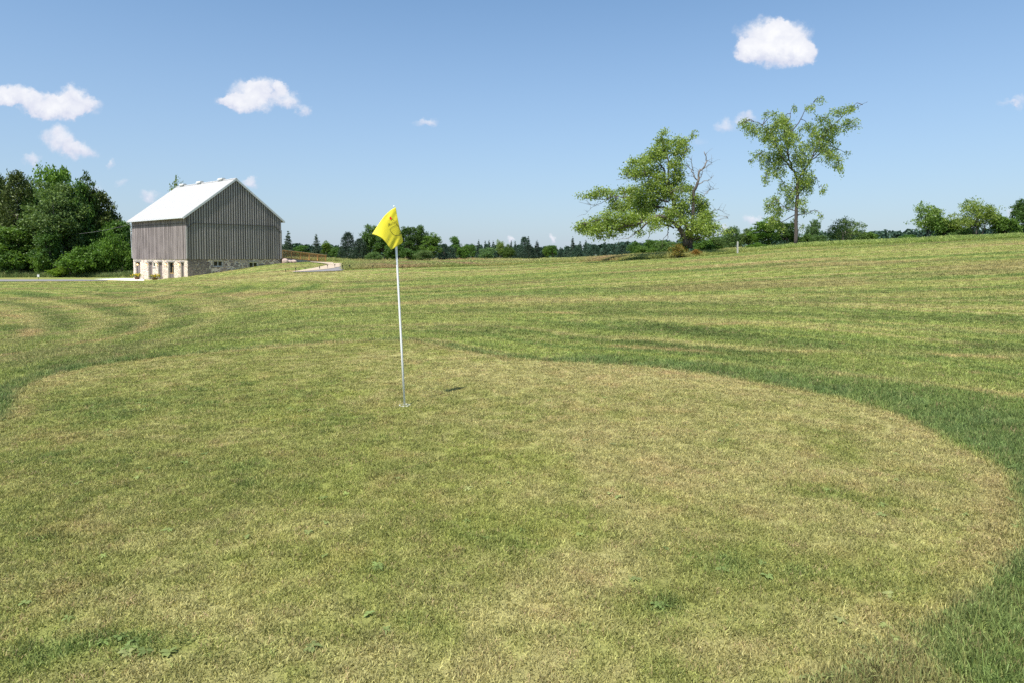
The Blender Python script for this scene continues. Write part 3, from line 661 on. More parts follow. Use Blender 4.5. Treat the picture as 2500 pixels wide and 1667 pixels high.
def variant(kind, seed, H, W, **k):
    key = (kind, seed)
    if key in CACHE: return CACHE[key]
    g = np.random.default_rng(seed*7 + hash_kind(kind)); rnd = random.Random(seed)
    mk = k.get('mat', 'maple'); tb = MB()
    if kind == 'broad':
        base = k.get('base', .18); nl = k.get('nl', 34); leaf = k.get('leaf', .30); n = k.get('n', 9000); per = k.get('per', 14)
        d = g.normal(size=(nl, 3)); d /= np.linalg.norm(d, axis=1, keepdims=True); rr = g.random(nl)**.45
        hz = (1-base)/2
        C = d*rr[:, None]*np.array((W*.36, W*.36, H*hz*.80)) + np.array((0, 0, H*(base+hz)))
        egg = k.get('egg', .25); s = 1 - egg*((C[:, 2]/H) - (base+hz))/hz; C[:, :2] *= s[:, None]
        rad = W*(.11 + .10*g.random(nl)) * k.get('lobe', 1.0)
        li = g.integers(0, nl, n//per); dd = g.normal(size=(len(li), 3)); dd[:, 2] += .35; dd /= np.linalg.norm(dd, axis=1, keepdims=True)
        tw = C[li] + dd*(rad[li]*(.45 + .6*g.random(len(li))))[:, None]*np.array((1, 1, .85))
        tw = tw[tw[:, 2] > H*base*.5]
        P = twigged(tw, per, W*k.get('sig', .028), g)
        tl = np.repeat(g.random(len(tw)), per)*.5 + g.random(len(P))*.5
        V, Fc, lv = leaves(P, leaf, g, .7, lv=tl)
        lean = Vector((rnd.uniform(-.04, .04)*W, rnd.uniform(-.04, .04)*W, 0)); rt = k.get('trunk', H*.022)
        top = Vector((0, 0, H*(base+hz))) + lean
        ns = k.get('stems', 1)
        for q in range(ns):
            off = Vector((rnd.uniform(-1, 1), rnd.uniform(-1, 1), 0))*(.10*W if ns > 1 else 0)
            tb.tube([Vector((0, 0, -.3)) + off*.4, Vector((0, 0, H*base*.7)) + lean*.5 + off*.8, top + off*1.6], [rt*1.25, rt*.9, rt*.45], 7)
        for q in range(min(nl, 22)):
            s = rnd.uniform(.45, 1.0); p0 = Vector((0, 0, H*base*.7)).lerp(top, s*.9); p1 = Vector(C[q]); mid = (p0+p1)/2 + Vector((0, 0, -.04*H))
            tb.tube([p0, mid, p1], [rt*.42, rt*.26, rt*.08], 5, cap=False)
    elif kind == 'spruce':
        n = k.get('n', 7000); tz = 1 - np.sqrt(g.random(n//16))*.97; tz = np.clip(tz, .04, .99)
        lay = np.round(tz*H/ (H*.045))*(.045); lay = np.clip(lay + g.normal(size=len(tz))*.006, .04, .985)
        prof = (1-lay)**.88*(.92 + .16*np.sin(lay*70 + 1)); th = g.random(len(tz))*6.283
        lob = 1 + .22*np.sin(th*5 + lay*40) + .12*g.normal(size=len(tz)); rr = np.sqrt(g.random(len(tz)))*.85 + .15
        R_ = W/2*prof*lob*rr
        C = np.stack([R_*np.cos(th), R_*np.sin(th), lay*H - R_*.22 + .35*rr*rr*W*.12], -1)
        P = twigged(C, 16, W*.035, g, .45); up = np.stack([np.cos(np.repeat(th, 16)), np.sin(np.repeat(th, 16)), -.25+0*np.repeat(th, 16)], -1)
        V, Fc, lv = leaves(P, k.get('leaf', .34), g, .35, up)
        tb.tube([(0, 0, -.3), (0, 0, H*.5), (0, 0, H*.99)], [H*.018, H*.011, H*.002], 6)
        for q in range(40):
            zt = rnd.uniform(.06, .9); a = rnd.uniform(0, 6.28); rr_ = W/2*(1-zt)**.88*.8
            tb.tube([(0, 0, H*zt), (rr_*math.cos(a), rr_*math.sin(a), H*zt - rr_*.2)], [H*.004, H*.0015], 4, cap=False)
    elif kind == 'cedar':
        n = k.get('n', 9000); m_ = n//14; tz = g.random(m_)**1.1*.96 + .02; th = g.random(m_)*6.283
        prof = np.clip((1-tz)**.5*1.2, 0, 1)*np.clip(.6 + tz*3, 0, 1)
        lob = 1 + .75*(vnoise(np.cos(th)*1.6 + 5, tz*7 + np.sin(th)*1.6, seed) - .45) + .1*g.normal(size=m_); rr = (.35 + .65*np.sqrt(g.random(m_)))
        R_ = W/2*prof*lob*rr; C = np.stack([R_*np.cos(th), R_*np.sin(th), tz*H], -1)
        P = twigged(C, 14, W*.04, g, 1.2); up = np.zeros((len(P), 3)); up[:, 2] = .5; up[:, 0] = np.repeat(np.cos(th), 14)*.35; up[:, 1] = np.repeat(np.sin(th), 14)*.35
        V, Fc, lv = leaves(P, k.get('leaf', .30), g, .42, up)
        tb.tube([(0, 0, -.3), (0, 0, H*.5), (0, 0, H*.95)], [H*.02, H*.013, H*.003], 6)
        for q in range(26):
            zt = rnd.uniform(.08, .85); a = rnd.uniform(0, 6.28); rr_ = W*.33*(1-zt)**.6
            tb.tube([(0, 0, H*zt), (rr_*math.cos(a), rr_*math.sin(a), H*zt + rr_*.5)], [H*.005, H*.0015], 4, cap=False)
    cm = np_mesh(kind + '_crown', V, Fc, M_LEAF[mk], {'lv': lv})
    tm = tb.mesh(kind + '_trunk', k.get('bark', m_bark), True)
    CACHE[key] = (cm, tm, H, W); return CACHE[key]
def hash_kind(s): return sum(ord(c)*(i+3) for i, c in enumerate(s)) % 1000
VAR = {
 'maple1': ('broad', 1, 10, 8, dict(mat='maple', base=.05, n=10000)), 'maple2': ('broad', 2, 10, 7.5, dict(mat='maple', nl=30, egg=.5, base=.05)), 'maple3': ('broad', 3, 9, 9, dict(mat='maple', nl=48, lobe=.85, base=.06, n=11000)),
 'bright1': ('broad', 4, 10, 8, dict(mat='bright', nl=30, n=10000)), 'bush_b': ('broad', 5, 4, 6, dict(mat='bright', base=.0, nl=34, n=8000, leaf=.22, stems=3, trunk=.06)),
 'grey1': ('broad', 6, 13, 9, dict(mat='grey', nl=60, n=16000, leaf=.26, lobe=.8, base=.12)), 'grey2': ('broad', 7, 7, 6, dict(mat='grey', nl=34, n=7000, leaf=.22, base=.08, stems=3, trunk=.09)),
 'bush1': ('broad', 8, 4, 5.5, dict(mat='maple', base=.0, nl=30, n=8000, leaf=.22, stems=4, trunk=.06)), 'bush2': ('broad', 9, 4, 6, dict(mat='grey', base=.0, nl=26, n=6500, leaf=.2, stems=4, trunk=.06, sig=.035)),
 'thorn': ('broad', 10, 4.5, 7, dict(mat='grey', base=.04, nl=30, n=6500, leaf=.17, stems=6, trunk=.09, lobe=.85, bark=None, sig=.03)),
 'open1': ('broad', 11, 6, 5.5, dict(mat='elm', base=.10, nl=34, n=5600, leaf=.18, stems=4, trunk=.08, lobe=.8, sig=.032, per=12)), 'open2': ('broad', 12, 6, 8, dict(mat='elm', base=.14, nl=46, n=8200, leaf=.18, stems=4, trunk=.10, lobe=.75, sig=.028, per=12)),
 'spruce1': ('spruce', 1, 9, 5.4, dict(mat='spruce')), 'spruce2': ('spruce', 2, 9, 4.6, dict(mat='spruce')), 'spruce3': ('spruce', 3, 8, 5.5, dict(mat='spruce', n=6000)),
 'cedar1': ('cedar', 1, 11, 5, dict(mat='cedar', n=13000)), 'cedar2': ('cedar', 2, 9, 5.5, dict(mat='spruce', n=9000)), 'cedar3': ('cedar', 3, 11, 5.5, dict(mat='cedar', n=13000)),
 'autumn': ('broad', 13, 2, 3.4, dict(mat='autumn', base=0, nl=22, n=2600, leaf=.13, stems=4, trunk=.03, per=8)),
}
def plant(var, name, px, top, base, wpx, Y, label, cat='tree', group=None, col=(1,1,1), rz=None, dz=0):
    kind, seed, H, W, kw = VAR[var]
    kw = dict(kw)
    if kw.get('bark', 1) is None: kw['bark'] = m_barkl
    cm, tm, H, W = variant(kind, seed, H, W, **kw)
    p = at(px, base, Y); x, y = p.x, Y; z0 = gz(x, y)
    ztop = at(px, top, Y).z; h = max(ztop - z0, .6); w = wpx/F*Y
    r = random.Random(int(px*13 + top)); rz = r.uniform(0, 6.28) if rz is None else rz
    root = empty(name, (x, y, z0 + dz), rz, label, cat, group)
    root.scale = (w/W/1.02, w/W/1.02, h/H*1.0)
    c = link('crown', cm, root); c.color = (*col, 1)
    link('trunk', tm, root)
    return root
BL = (1.0,1.15,1.25); LT = (1.35,1.25,1.0); DK = (.7,.75,.8)  # BL tints crowns bluish, standing in for distance haze
G1 = 'trees of the dark wood left of the barn'; G2 = 'trees of the far tree line'; G3 = 'trees and bushes behind the right crest'; G4 = 'bushes at the foot of the wood'
T = [
 # wood left of the barn
 ('cedar1','cedar_tree',-4,430,684,100,108,'dark cedar cut off by the left edge of the photo',G1,(.8,.95,.8)),
 ('cedar3','cedar_tree',48,422,684,100,104,'slim olive cedar second from the left edge, left of the leafy trees',G1,(.95,1.0,.85)),
 ('maple2','leafy_tree',82,424,684,80,112,'narrow mid green leafy tree between the olive cedar and the tallest tree',G1,(1,1,1)),
 ('bright1','leafy_tree',146,384,684,130,112,'tallest bright green leafy tree topping the wood',G1,(1,1,1)),
 ('grey1','leafy_tree',140,424,684,180,101,'broad grey-green tree in front of the tallest tree',G1,(1,1,.9)),
 ('maple2','leafy_tree',214,410,684,96,106,'dark olive tall tree right of the broad grey-green tree',G1,(.72,.66,.6)),
 ('cedar1','cedar_tree',244,468,684,100,108,'dark cedar on the falling right shoulder of the wood',G1,(.95,1,.8)),
 ('maple1','leafy_tree',262,505,684,100,110,'round dark leafy tree low on the right shoulder of the wood',G1,DK),
 ('maple2','leafy_tree',296,538,684,80,112,'small leafy tree touching the left end of the barn roof',G1,DK),
 ('spruce2','conifer_tree',318,548,684,40,118,'bluish conifer just behind the left wall of the barn',G1,BL),
 ('maple3','leafy_tree',20,480,684,120,112,'shadowy leafy tree filling the gap behind the two left cedars',G1,DK),
 ('maple1','leafy_tree',110,500,684,130,112,'shadowy leafy tree deep behind the broad grey-green tree',G1,DK),
 ('maple3','leafy_tree',190,520,684,130,113,'shadowy leafy tree deep in the middle of the wood',G1,DK),
 ('maple3','leafy_tree',188,440,684,110,104,'rounded dark green tree between the broad grey-green tree and the dark olive tree',G1,(.9,1,.9)),
 ('maple2','leafy_tree',84,452,684,90,105,'rounded green tree in front of the narrow leafy tree',G1,(1,1.1,1)),
 ('maple1','leafy_tree',280,530,684,110,106,'dense dark green tree closing the wood beside the barn',G1,(.85,.95,.85)),
 ('maple1','leafy_tree',40,545,684,150,99,'low spreading tree draped with bright vine leaves at lower left',G4,(1.1,1.1,.9)),
 ('maple2','leafy_tree',120,548,684,90,98,'low dark tree right of the vine-draped spreading tree',G4,(.8,.9,.9)),
 ('bush_b','bush',102,605,684,50,97,'small yellow-green bush behind the white square sign',G4,(.9,.9,.9)),
 ('bush1','bush',40,612,684,110,98,'dark bush beside the cart path at the left edge',G4,(.75,.85,.8)),
 ('bush_b','bush',186,608,686,130,97,'broad vine-covered bush sloping down beside the cart path',G4,(.75,.8,.8)),
 ('bush1','bush',240,585,684,100,99,'tall rounded bush between the sloping vine bush and the barn',G4,(1,1.1,.9)),
 ('bush_b','bush',276,562,684,84,99,'bright green high bush left of the barn wall',G4,(.8,.85,.8)),
 ('bush1','bush',306,585,684,70,100,'mid green bush against the left end of the barn',G4,(1.1,1.15,.9)),
 ('bush_b','bush',146,652,687,60,95.5,'lowest bright bush with a yellow tinge beside the cart path',G4,(1.1,1,.7)),
 ('open1','leafy_tree',446,424,640,84,128,'thin leafy tree top peeping over the left end of the barn roof',None,(.7,.7,.6)),
 # tree line from the barn to the old tree
 ('spruce1','spruce_tree',704,565,642,38,128,'pointed spruce standing just right of the barn, behind the wooden railing',G2,(1.2,1.2,1.1)),
 ('maple1','leafy_tree',733,598,640,52,150,'low leafy tree behind the railing, between the first two spruces',G2,BL),
 ('spruce3','spruce_tree',773,573,642,34,126,'second spruce right of the barn, beyond the end of the railing',G2,(1.1,1.1,1.1)),
 ('maple2','leafy_tree',797,586,642,36,128,'small light leafy tree just right of the second spruce',G2,(1.4,1.3,1)),
 ('bush1','bush',822,602,642,46,124,'dark bush between the small light tree and the tall juniper',G2,(.9,1,1)),
 ('cedar2','juniper_tree',850,569,642,46,116,'dark dense juniper with a ragged top above the gravel path',G2,DK),
 ('cedar2','juniper_tree',879,584,642,44,114,'lower dark juniper right of the ragged topped juniper',G2,(.8,.85,.8)),
 ('maple3','maple_tree',905,548,642,72,118,'tall dark maple rising just left of the yellow flag',G2,(.95,1,.95)),
 ('maple1','maple_tree',938,566,642,62,117,'dark maple directly behind the yellow flag',G2,(.9,1,1)),
 ('bush1','bush',966,586,643,62,112,'dark bush behind the flagstick just below the flag',G2,(.8,.9,.85)),
 ('bush2','bush',912,617,644,56,108,'grey-green bush under the tall maple left of the flag',G2,(.9,1,.9)),
 ('maple1','maple_tree',997,548,642,62,119,'dark maple first to the right of the flag top',G2,DK),
 ('maple3','maple_tree',1027,549,642,56,120,'dark tall maple second to the right of the flag',G2,DK),
 ('maple2','leafy_tree',1056,566,642,66,115,'round brighter green tree third to the right of the flag',G2,(1.2,1.2,1)),
 ('bush1','bush',1000,605,644,64,110,'dark bush right beside the flagstick under the maples',G2,(.75,.85,.85)),
 ('bush2','bush',1036,612,642,60,108,'pale twiggy bush under the round brighter tree',G2,(1,1,1)),
 ('cedar2','juniper_tree',1084,597,640,34,118,'low bluish juniper right of the round brighter tree',G2,BL),
 ('maple1','leafy_tree',1112,574,638,38,128,'flat-topped leafy tree standing alone above the low junipers',G2,BL),
 ('cedar2','juniper_tree',1099,603,638,34,124,'low juniper at the foot of the flat-topped tree',G2,BL),
 ('bush1','bush',1131,597,638,44,126,'rounded green bush right of the flat-topped tree',G2,(1,1.1,.9)),
 ('maple2','leafy_tree',1152,594,636,28,140,'small bluish tree left of the thin dark spruce',G2,BL),
 ('spruce2','spruce_tree',1169,586,634,20,136,'thin dark spruce with a needle sharp tip left of three short spruces',G2,BL),
 ('spruce1','spruce_tree',1185,589,634,22,134,'first of three short spruces in a row',G2,BL),
 ('spruce3','spruce_tree',1194,587,634,20,138,'middle one of three short spruces in a row',G2,BL),
 ('spruce2','spruce_tree',1204,589,634,22,133,'last of three short spruces in a row',G2,BL),
 ('bush2','bush',1190,606,634,56,126,'low blue-green brush below the three short spruces',G2,BL),
 ('open1','leafy_tree',1221,583,634,34,136,'pale thin leafy tree behind the yellow-green bush',G2,(.8,.85,.9)),
 ('bush_b','bush',1240,600,634,42,124,'yellow-green rounded bush in the middle of the tree line',G2,(.62,.6,.7)),
 ('spruce3','spruce_tree',1248,588,634,16,138,'small spruce tip over the yellow-green bush',G2,BL),
 ('spruce1','spruce_tree',1258,590,634,20,132,'small dark spruce right of the yellow-green bush',G2,BL),
 ('cedar2','juniper_tree',1280,580,634,32,128,'highest dark conifer clump in the middle of the tree line, left half',G2,BL),
 ('spruce1','spruce_tree',1290,578,634,30,127,'highest dark conifer clump in the middle of the tree line, right half',G2,BL),
 ('cedar2','juniper_tree',1291,600,634,40,116,'dark low juniper in front of the highest conifer clump',G2,DK),
 ('spruce2','spruce_tree',1311,588,634,30,122,'dark spruce right of the highest conifer clump',G2,DK),
 ('maple3','leafy_tree',1336,600,634,30,126,'low leafy tree with a brighter side left of a round dark tree',G2,(1.2,1.2,.9)),
 ('maple1','leafy_tree',1349,597,634,34,126,'round-topped dark leafy tree before the gap of sky',G2,(.85,1,.9)),
 ('spruce1','spruce_tree',1368,604,632,26,134,'low blue spruce in the dip of the tree line',G2,BL),
 ('spruce3','spruce_tree',1382,600,632,20,136,'small spruce left of the tall lone spruce',G2,BL),
 ('spruce2','spruce_tree',1398,579,632,24,128,'tall lone spruce under the left tips of the old tree',G2,DK),
 ('spruce1','spruce_tree',1416,590,632,24,132,'spruce first to the right of the tall lone spruce',G2,BL),
 ('spruce3','spruce_tree',1430,587,632,22,134,'spruce second to the right of the tall lone spruce',G2,BL),
 ('cedar2','juniper_tree',1410,606,632,34,120,'dark juniper at the foot of the tall lone spruce',G2,BL),
 ('cedar2','juniper_tree',1450,598,630,36,122,'dark juniper below the low left boughs of the old tree',G2,BL),
 ('spruce1','spruce_tree',1478,592,630,30,128,'spruce behind the low left boughs of the old tree',G2,BL),
 ('spruce2','spruce_tree',1500,594,630,28,126,'spruce behind the drooping twigs of the old tree',G2,BL),
 ('cedar2','juniper_tree',1520,598,628,40,112,'dark juniper behind the drooping boughs of the old tree',G2,BL),
 ('maple3','leafy_tree',1550,590,626,50,104,'leafy tree behind the middle of the old tree',G2,(.9,1,1)),
 ('maple1','leafy_tree',1592,584,624,56,96,'leafy tree left of the trunks of the old tree',G2,(1,1.1,1)),
 ('bush1','bush',1575,600,626,60,76,'green bush below the left boughs of the old tree',G3,(1.1,1.1,1)),
 ('bush2','bush',1622,588,622,70,74,'bush at the left foot of the old tree',G3,(1,1.1,.9)),
 ('bush1','bush',1665,592,620,56,70,'dark bush around the trunks of the old tree',G3,(.9,1,.9)),
 ('autumn','autumn_bush',1655,599,624,66,60,'orange and yellow bush at the foot of the old tree',G3,(.62,.68,.7)),
 ('autumn','autumn_bush',1700,613,623,40,60.5,'small reddish bush right of the orange and yellow bush',G3,(.8,.6,.65)),
 ('bush1','bush',1716,586,622,64,72,'mid green bush right of the old tree trunks',G3,(1,1.1,.9)),
 ('bush2','bush',1748,580,620,64,76,'tangled bush between the old tree and the pale post',G3,(.9,.95,.8)),
 ('bush1','bush',1742,596,620,50,66,'small bright bush left of the pale post',G3,(1.2,1.2,1)),
 ('bush2','bush',1784,556,618,64,82,'grey-green bush behind the pale post, with twigs on top',G3,(.8,.9,.8)),
 ('grey2','leafy_tree',1822,552,616,62,84,'pale grey-green feathery tree right of the pale post',G3,(1.1,1.1,1)),
 ('maple2','maple_tree',1872,530,616,100,78,'dense bright green maple left of the elm trunk',G3,(1.25,1.3,1)),
 ('maple1','leafy_tree',1920,540,613,74,80,'dark dense tree hard against the left of the elm trunk',G3,DK),
 ('bush_b','bush',1850,594,617,64,68,'low bright green bush in front of the dense maple',G3,(.8,.85,.8)),
 ('bush1','bush',1963,572,610,50,80,'low green bush right of the elm trunk',G3,(1,1,1)),
 ('grey2','leafy_tree',1984,528,606,44,90,'small airy blue-green tree right of the elm',G3,(.9,1,1.05)),
 ('bush2','bush',2000,576,606,60,78,'grey-green bush under the small airy tree',G3,(.9,1,.9)),
 ('thorn','hawthorn',2062,533,604,118,74,'spreading thorny bush with bare brown stems and stray twigs',G3,(.95,.95,.8)),
 ('bush1','bush',2120,566,601,66,77,'low bush leaning on the right of the thorny bush',G3,(1.1,1.1,.9)),
 ('bush1','bush',2216,572,596,60,80,'low dark bush left of the two tall bushes',G3,(.9,1,.9)),
 ('open1','tall_bush',2264,488,598,100,76,'tall loose green bush with an airy top, left of a broader one',G3,(.75,.85,.85)),
 ('bush1','bush',2306,524,598,88,75,'rounded bush filling the gap between the two tall bushes',G3,(1.1,1.1,1)),
 ('open2','tall_bush',2384,487,592,150,72,'broad yellow-green tall bush on dark stems near the right edge',G3,(.85,.85,.8)),
 ('bush1','bush',2452,522,590,80,72,'mid green bush between the broad tall bush and the dark edge tree',G3,(1.1,1.1,.9)),
 ('maple3','leafy_tree',2506,482,590,92,84,'dark leafy tree cut off by the right edge of the photo',G3,DK),
 ('bush2','bush',2350,560,594,70,73,'low bush on the crest under the broad tall bush',G3,(1,1.1,.9)),
]
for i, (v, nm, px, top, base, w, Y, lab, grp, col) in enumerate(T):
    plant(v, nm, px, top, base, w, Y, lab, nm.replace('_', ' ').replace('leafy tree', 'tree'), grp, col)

# far wood behind everything: reads as one mass
g = np.random.default_rng(77)
def far_wood():
    Ps = []; n = 0
    for k in range(1150):
        px = g.uniform(-500, 3100); Y = g.uniform(150, 240)
        topy = np.interp(px, [-500, 300, 700, 830, 1100, 1300, 1370, 1500, 1700, 1900, 2130, 2250, 2400, 3100], [588, 588, 597, 601, 600, 600, 605, 592, 583, 571, 563, 560, 556, 556]) + g.uniform(-2, 9)
        x = (px-1250)/F*Y; z0 = float(ground(np.array([x]), np.array([Y]))[0]); zt = at(px, topy, Y).z; h = max(zt-z0, 2.0); w = h*g.uniform(.5, .9)
        con = g.random() < .5; m = 170
        tz = 1-np.sqrt(g.random(m)) if con else g.random(m)**.8
        pr = (1-tz) if con else np.sqrt(np.clip(1-(tz*1.9-.95)**2, .05, 1)); th = g.random(m)*6.283; r = w/2*pr*np.sqrt(g.random(m))*(1+.2*g.normal(size=m))
        Ps.append(np.stack([x + r*np.cos(th), Y + r*np.sin(th), z0 + tz*h*.98], -1))
    P = np.concatenate(Ps); V, Fc, lv = leaves(P, .95, g, .7)
    me = np_mesh('far_wood', V, Fc, M_LEAF['spruce'], {'lv': lv}); o = link('far_wood', me); o.color = (1.0, 1.12, 1.3, 1); tag(o, kind='stuff')  # bluish tint painted in for haze over the far wood
far_wood()

# ------------------------------------------------------------------ the two lone trees, built limb by limb
def lone_tree(name, label, ox, oy, sc, Y, base, limbs, clusters, leafmat, bark, leaf, dens, droop, seed, depth=1.0, dead=None, aspect=.6, barel=None, sig=.16):
    g = np.random.default_rng(seed); rnd = random.Random(seed)
    def q(p, d=0.0):
        a = at(ox + p[0]/sc, oy + p[1]/sc, Y); a2 = at(ox + p[0]/sc, oy + p[1]/sc, Y + d)
        return Vector((a.x, a.y + d, a.z))
    bx = q(base).x; root = empty(name, (bx, Y, gz(bx, Y)), 0, label, 'tree'); off = root.location
    def limb(L):
        pts, r0, r1, d0, d1 = L; n = len(pts); out = []; rr = []
        for i in range(n-1):
            for s in range(4):
                t = (i + s/4)/(n-1); a, b = pts[i], pts[i+1]; p = (a[0]+(b[0]-a[0])*s/4, a[1]+(b[1]-a[1])*s/4)
                d = (d0 + (d1-d0)*t)*depth; out.append(q(p, d) - off + Vector((rnd.gauss(0, 1), rnd.gauss(0, 1), rnd.gauss(0, 1)))*min(r0, .06)*.7*(0 if i+s == 0 else 1)); rr.append(r0 + (r1-r0)*t)
        out.append(q(pts[-1], d1*depth) - off); rr.append(r1)
        return out, rr
    tb = MB(); ends = []
    for L in limbs:
        o_, r_ = limb(L); tb.tube(o_, r_, 9); ends.append(o_)
    if dead:
        db = MB()
        for L in dead:
            o_, r_ = limb(L); db.tube(o_, r_, 7)
            for k in range(6):
                i = rnd.randrange(len(o_)//3, len(o_)); v = Vector((rnd.gauss(0, 1), rnd.gauss(0, .6), rnd.gauss(.4, .8))); v.normalize(); l = rnd.uniform(.3, 1.0)
                db.tube([o_[i], o_[i] + v*l*.5 + Vector((0, 0, .05)), o_[i] + v*l], [.014, .010, .005], 4)
        db.build('dead_branches', barel or bark, root, True)
    # foliage
    allp = [(p, r) for L in limbs for p, r in zip(*limb(L))]
    AP = np.array([tuple(p) for p, _ in allp])
    TW = []; per = 11; twb = MB()
    for (cx, cy, rx, ry) in clusters:
        c = q((cx, cy)) - off; wx = rx/sc/F*Y*.97; wz = ry/sc/F*Y*1.12
        j = int(np.argmin(np.hypot(AP[:, 0]-c.x, AP[:, 2]-c.z))); dy = AP[j, 1]*.8 + g.normal()*.9*depth
        n = max(5, int(dens*wx*wz)); e = g.normal(size=(n, 3)); e /= np.linalg.norm(e, axis=1, keepdims=True); e *= (g.random(n)**.42)[:, None]
        P = e*np.array((wx*1.05, (wx+wz)*.5*depth, wz*1.05)) + np.array((c.x, dy, c.z)); TW.append(P)
        # boughs into the cluster and twigs within
        a = Vector(AP[j]); b = Vector((c.x, dy, c.z)); mid = (a+b)/2 + Vector((0, 0, .15*(a-b).length))
        if (a-b).length < 3.2: twb.tube([a, mid, b], [.045, .03, .014], 5, cap=False)
        for k in range(min(9, n)):
            twb.tube([b, b.lerp(Vector(P[k]), .55) + Vector((0, 0, .06)), Vector(P[k])], [.014, .010, .005], 4, cap=False)
    TW = np.concatenate(TW); P = np.repeat(TW, per, 0) + g.normal(size=(len(TW)*per, 3))*sig*np.array((1, 1, .8))
    if droop: P[:, 2] -= np.abs(g.normal(size=len(P)))*droop
    up = np.zeros((len(P), 3)); up[:, 2] = -.55 if droop else .0
    tl = np.repeat(g.random(len(TW)), per)*.55 + g.random(len(P))*.45
    V, Fc, lv = leaves(P, leaf, g, aspect, up if droop else None, lv=tl)
    c = link('crown', np_mesh('crown', V, Fc, leafmat, {'lv': lv}), root)
    twb.build('twigs', bark, root, True)
    tb.build('trunk', bark, root, True)
    return root
EL = [([(828,1425),(832,1150),(850,950),(838,800),(818,745)], .19, .11, 0, 0), ([(818,745),(770,600),(755,480),(745,350),(800,240),(820,170)], .10, .015, 0, .8),
 ([(845,850),(900,740),(955,650),(1000,530),(1090,380),(1250,230),(1440,130)], .10, .012, 0, -1), ([(805,735),(690,610),(600,430),(500,330),(330,290)], .09, .012, 0, -1.2),
 ([(960,640),(1100,500),(1230,520),(1340,560)], .06, .012, -.2, 1.2), ([(955,650),(1060,560),(1170,620),(1180,740)], .06, .012, -.2, -1.2), ([(1040,470),(1150,380),(1300,310),(1480,318)], .05, .01, 0, 1), ([(750,430),(850,300),(900,190),(980,120)], .06, .01, 0, -.8),
 ([(790,690),(650,660),(560,640),(430,640)], .05, .01, 0, 1), ([(835,1110),(740,1090),(640,1020),(560,1060)], .05, .01, 0, -1), ([(835,1130),(720,1200),(620,1190)], .05, .01, 0, .8), ([(840,1140),(940,1130),(1020,1090),(1100,1155)], .035, .008, 0, .5), ([(850,930),(960,860),(1040,800),(1070,900)], .05, .01, 0, .6), ([(845,940),(740,860),(670,760),(590,760)], .05, .01, 0, .9)]
EC = [(400,285,75,40),(360,300,50,22),(480,340,100,60),(560,390,100,70),(620,320,80,60),(530,235,55,22),(610,240,40,22),(700,290,90,60),(820,220,50,60),(820,160,30,22),(905,185,55,30),(965,125,45,22),(770,330,60,80),(650,480,120,80),(500,580,90,40),(430,640,35,16),(600,620,80,80),(575,770,38,80),(670,720,80,80),(820,430,80,100),(740,540,80,70),(880,590,70,100),(960,330,80,45),(1050,270,80,45),(1150,220,80,38),(1280,190,80,28),(1390,135,60,14),(1080,370,120,75),(1230,330,100,55),(1340,285,80,35),(1430,312,60,9),(1000,500,90,80),(1130,480,120,75),(1250,520,80,32),(1330,560,35,12),(1100,610,110,60),(1185,670,40,60),(1160,750,24,32),(900,760,90,110),(1030,800,48,70),(1060,890,28,50),(930,870,80,80),(740,880,60,70),(840,900,50,50),(640,1000,80,45),(560,1070,36,50),(700,1080,90,60),(860,1020,70,50),(600,1170,50,50),(700,1200,80,50),(640,1240,45,22),(930,1090,50,30),(1030,1100,55,10),(880,1190,30,28),(870,1240,30,8),(740,1250,30,40),(850,1000,50,60),(860,840,60,60),(700,620,80,70),(820,640,60,60),(900,660,60,50),(640,400,80,60),(1090,1140,20,8),(720,440,70,60),(920,430,50,50),(780,960,50,50)]
lone_tree('elm_tree', 'tall lone elm with a forked crown and drooping leaves on the right crest', 1720, 220, 3.733, 70, (828,1425), EL, EC, M_LEAF['elm'], m_barkd, .175, 78, .24, 3, 1.0, aspect=.5, sig=.12)
OL = [([(1325,1335),(1325,1180),(1290,1080),(1220,1010),(1160,930),(1155,800),(1130,720),(1085,620),(1060,480),(990,405)], .25, .05, 0, .6),
 ([(1100,650),(1115,480),(1100,330),(1060,240),(1040,140)], .10, .012, .3, .8), ([(1330,1200),(1350,1000),(1355,850),(1360,730),(1390,640)], .17, .12, 0, -.5),
 ([(1275,1300),(1250,1230),(1200,1140),(1130,1060),(1040,1020),(950,1000),(850,1060),(760,1140),(690,1200)], .27, .04, -.3, -2.0), ([(1140,1125),(1020,1090),(930,1090),(860,1180),(830,1290)], .08, .012, -.5, -1.5),
 ([(960,1000),(820,1050),(640,1110),(450,1150),(250,1180)], .12, .012, -1, -2.2), ([(1160,940),(1060,900),(960,880),(800,900),(600,920),(500,900)], .14, .015, 0, 1.6), ([(1100,840),(950,800),(800,790),(500,795),(350,810),(180,780)], .10, .012, 0, 1.2),
 ([(1060,640),(940,590),(840,560),(700,600),(570,580)], .07, .01, .4, -1), ([(1300,1060),(1400,1020),(1500,1000),(1580,960)], .08, .012, 0, 1), ([(1345,1250),(1440,1230),(1520,1210),(1620,1190)], .08, .012, 0, -1.2), ([(1350,900),(1450,860),(1540,860)], .06, .01, 0, .8),
 ([(640,1110),(500,1060),(350,1040),(180,1090)], .05, .01, -1.5, -2.4), ([(1085,1100),(1070,1160),(1060,1240)], .05, .02, -.6, -1), ([(1070,1170),(1010,1240),(980,1340)], .03, .01, -1, -1.4), ([(1200,1140),(1190,1110),(1220,1080)], .05, .015, -.3, -.6), ([(1120,480),(1230,420),(1300,280),(1340,180)], .06, .01, .5, .2)]
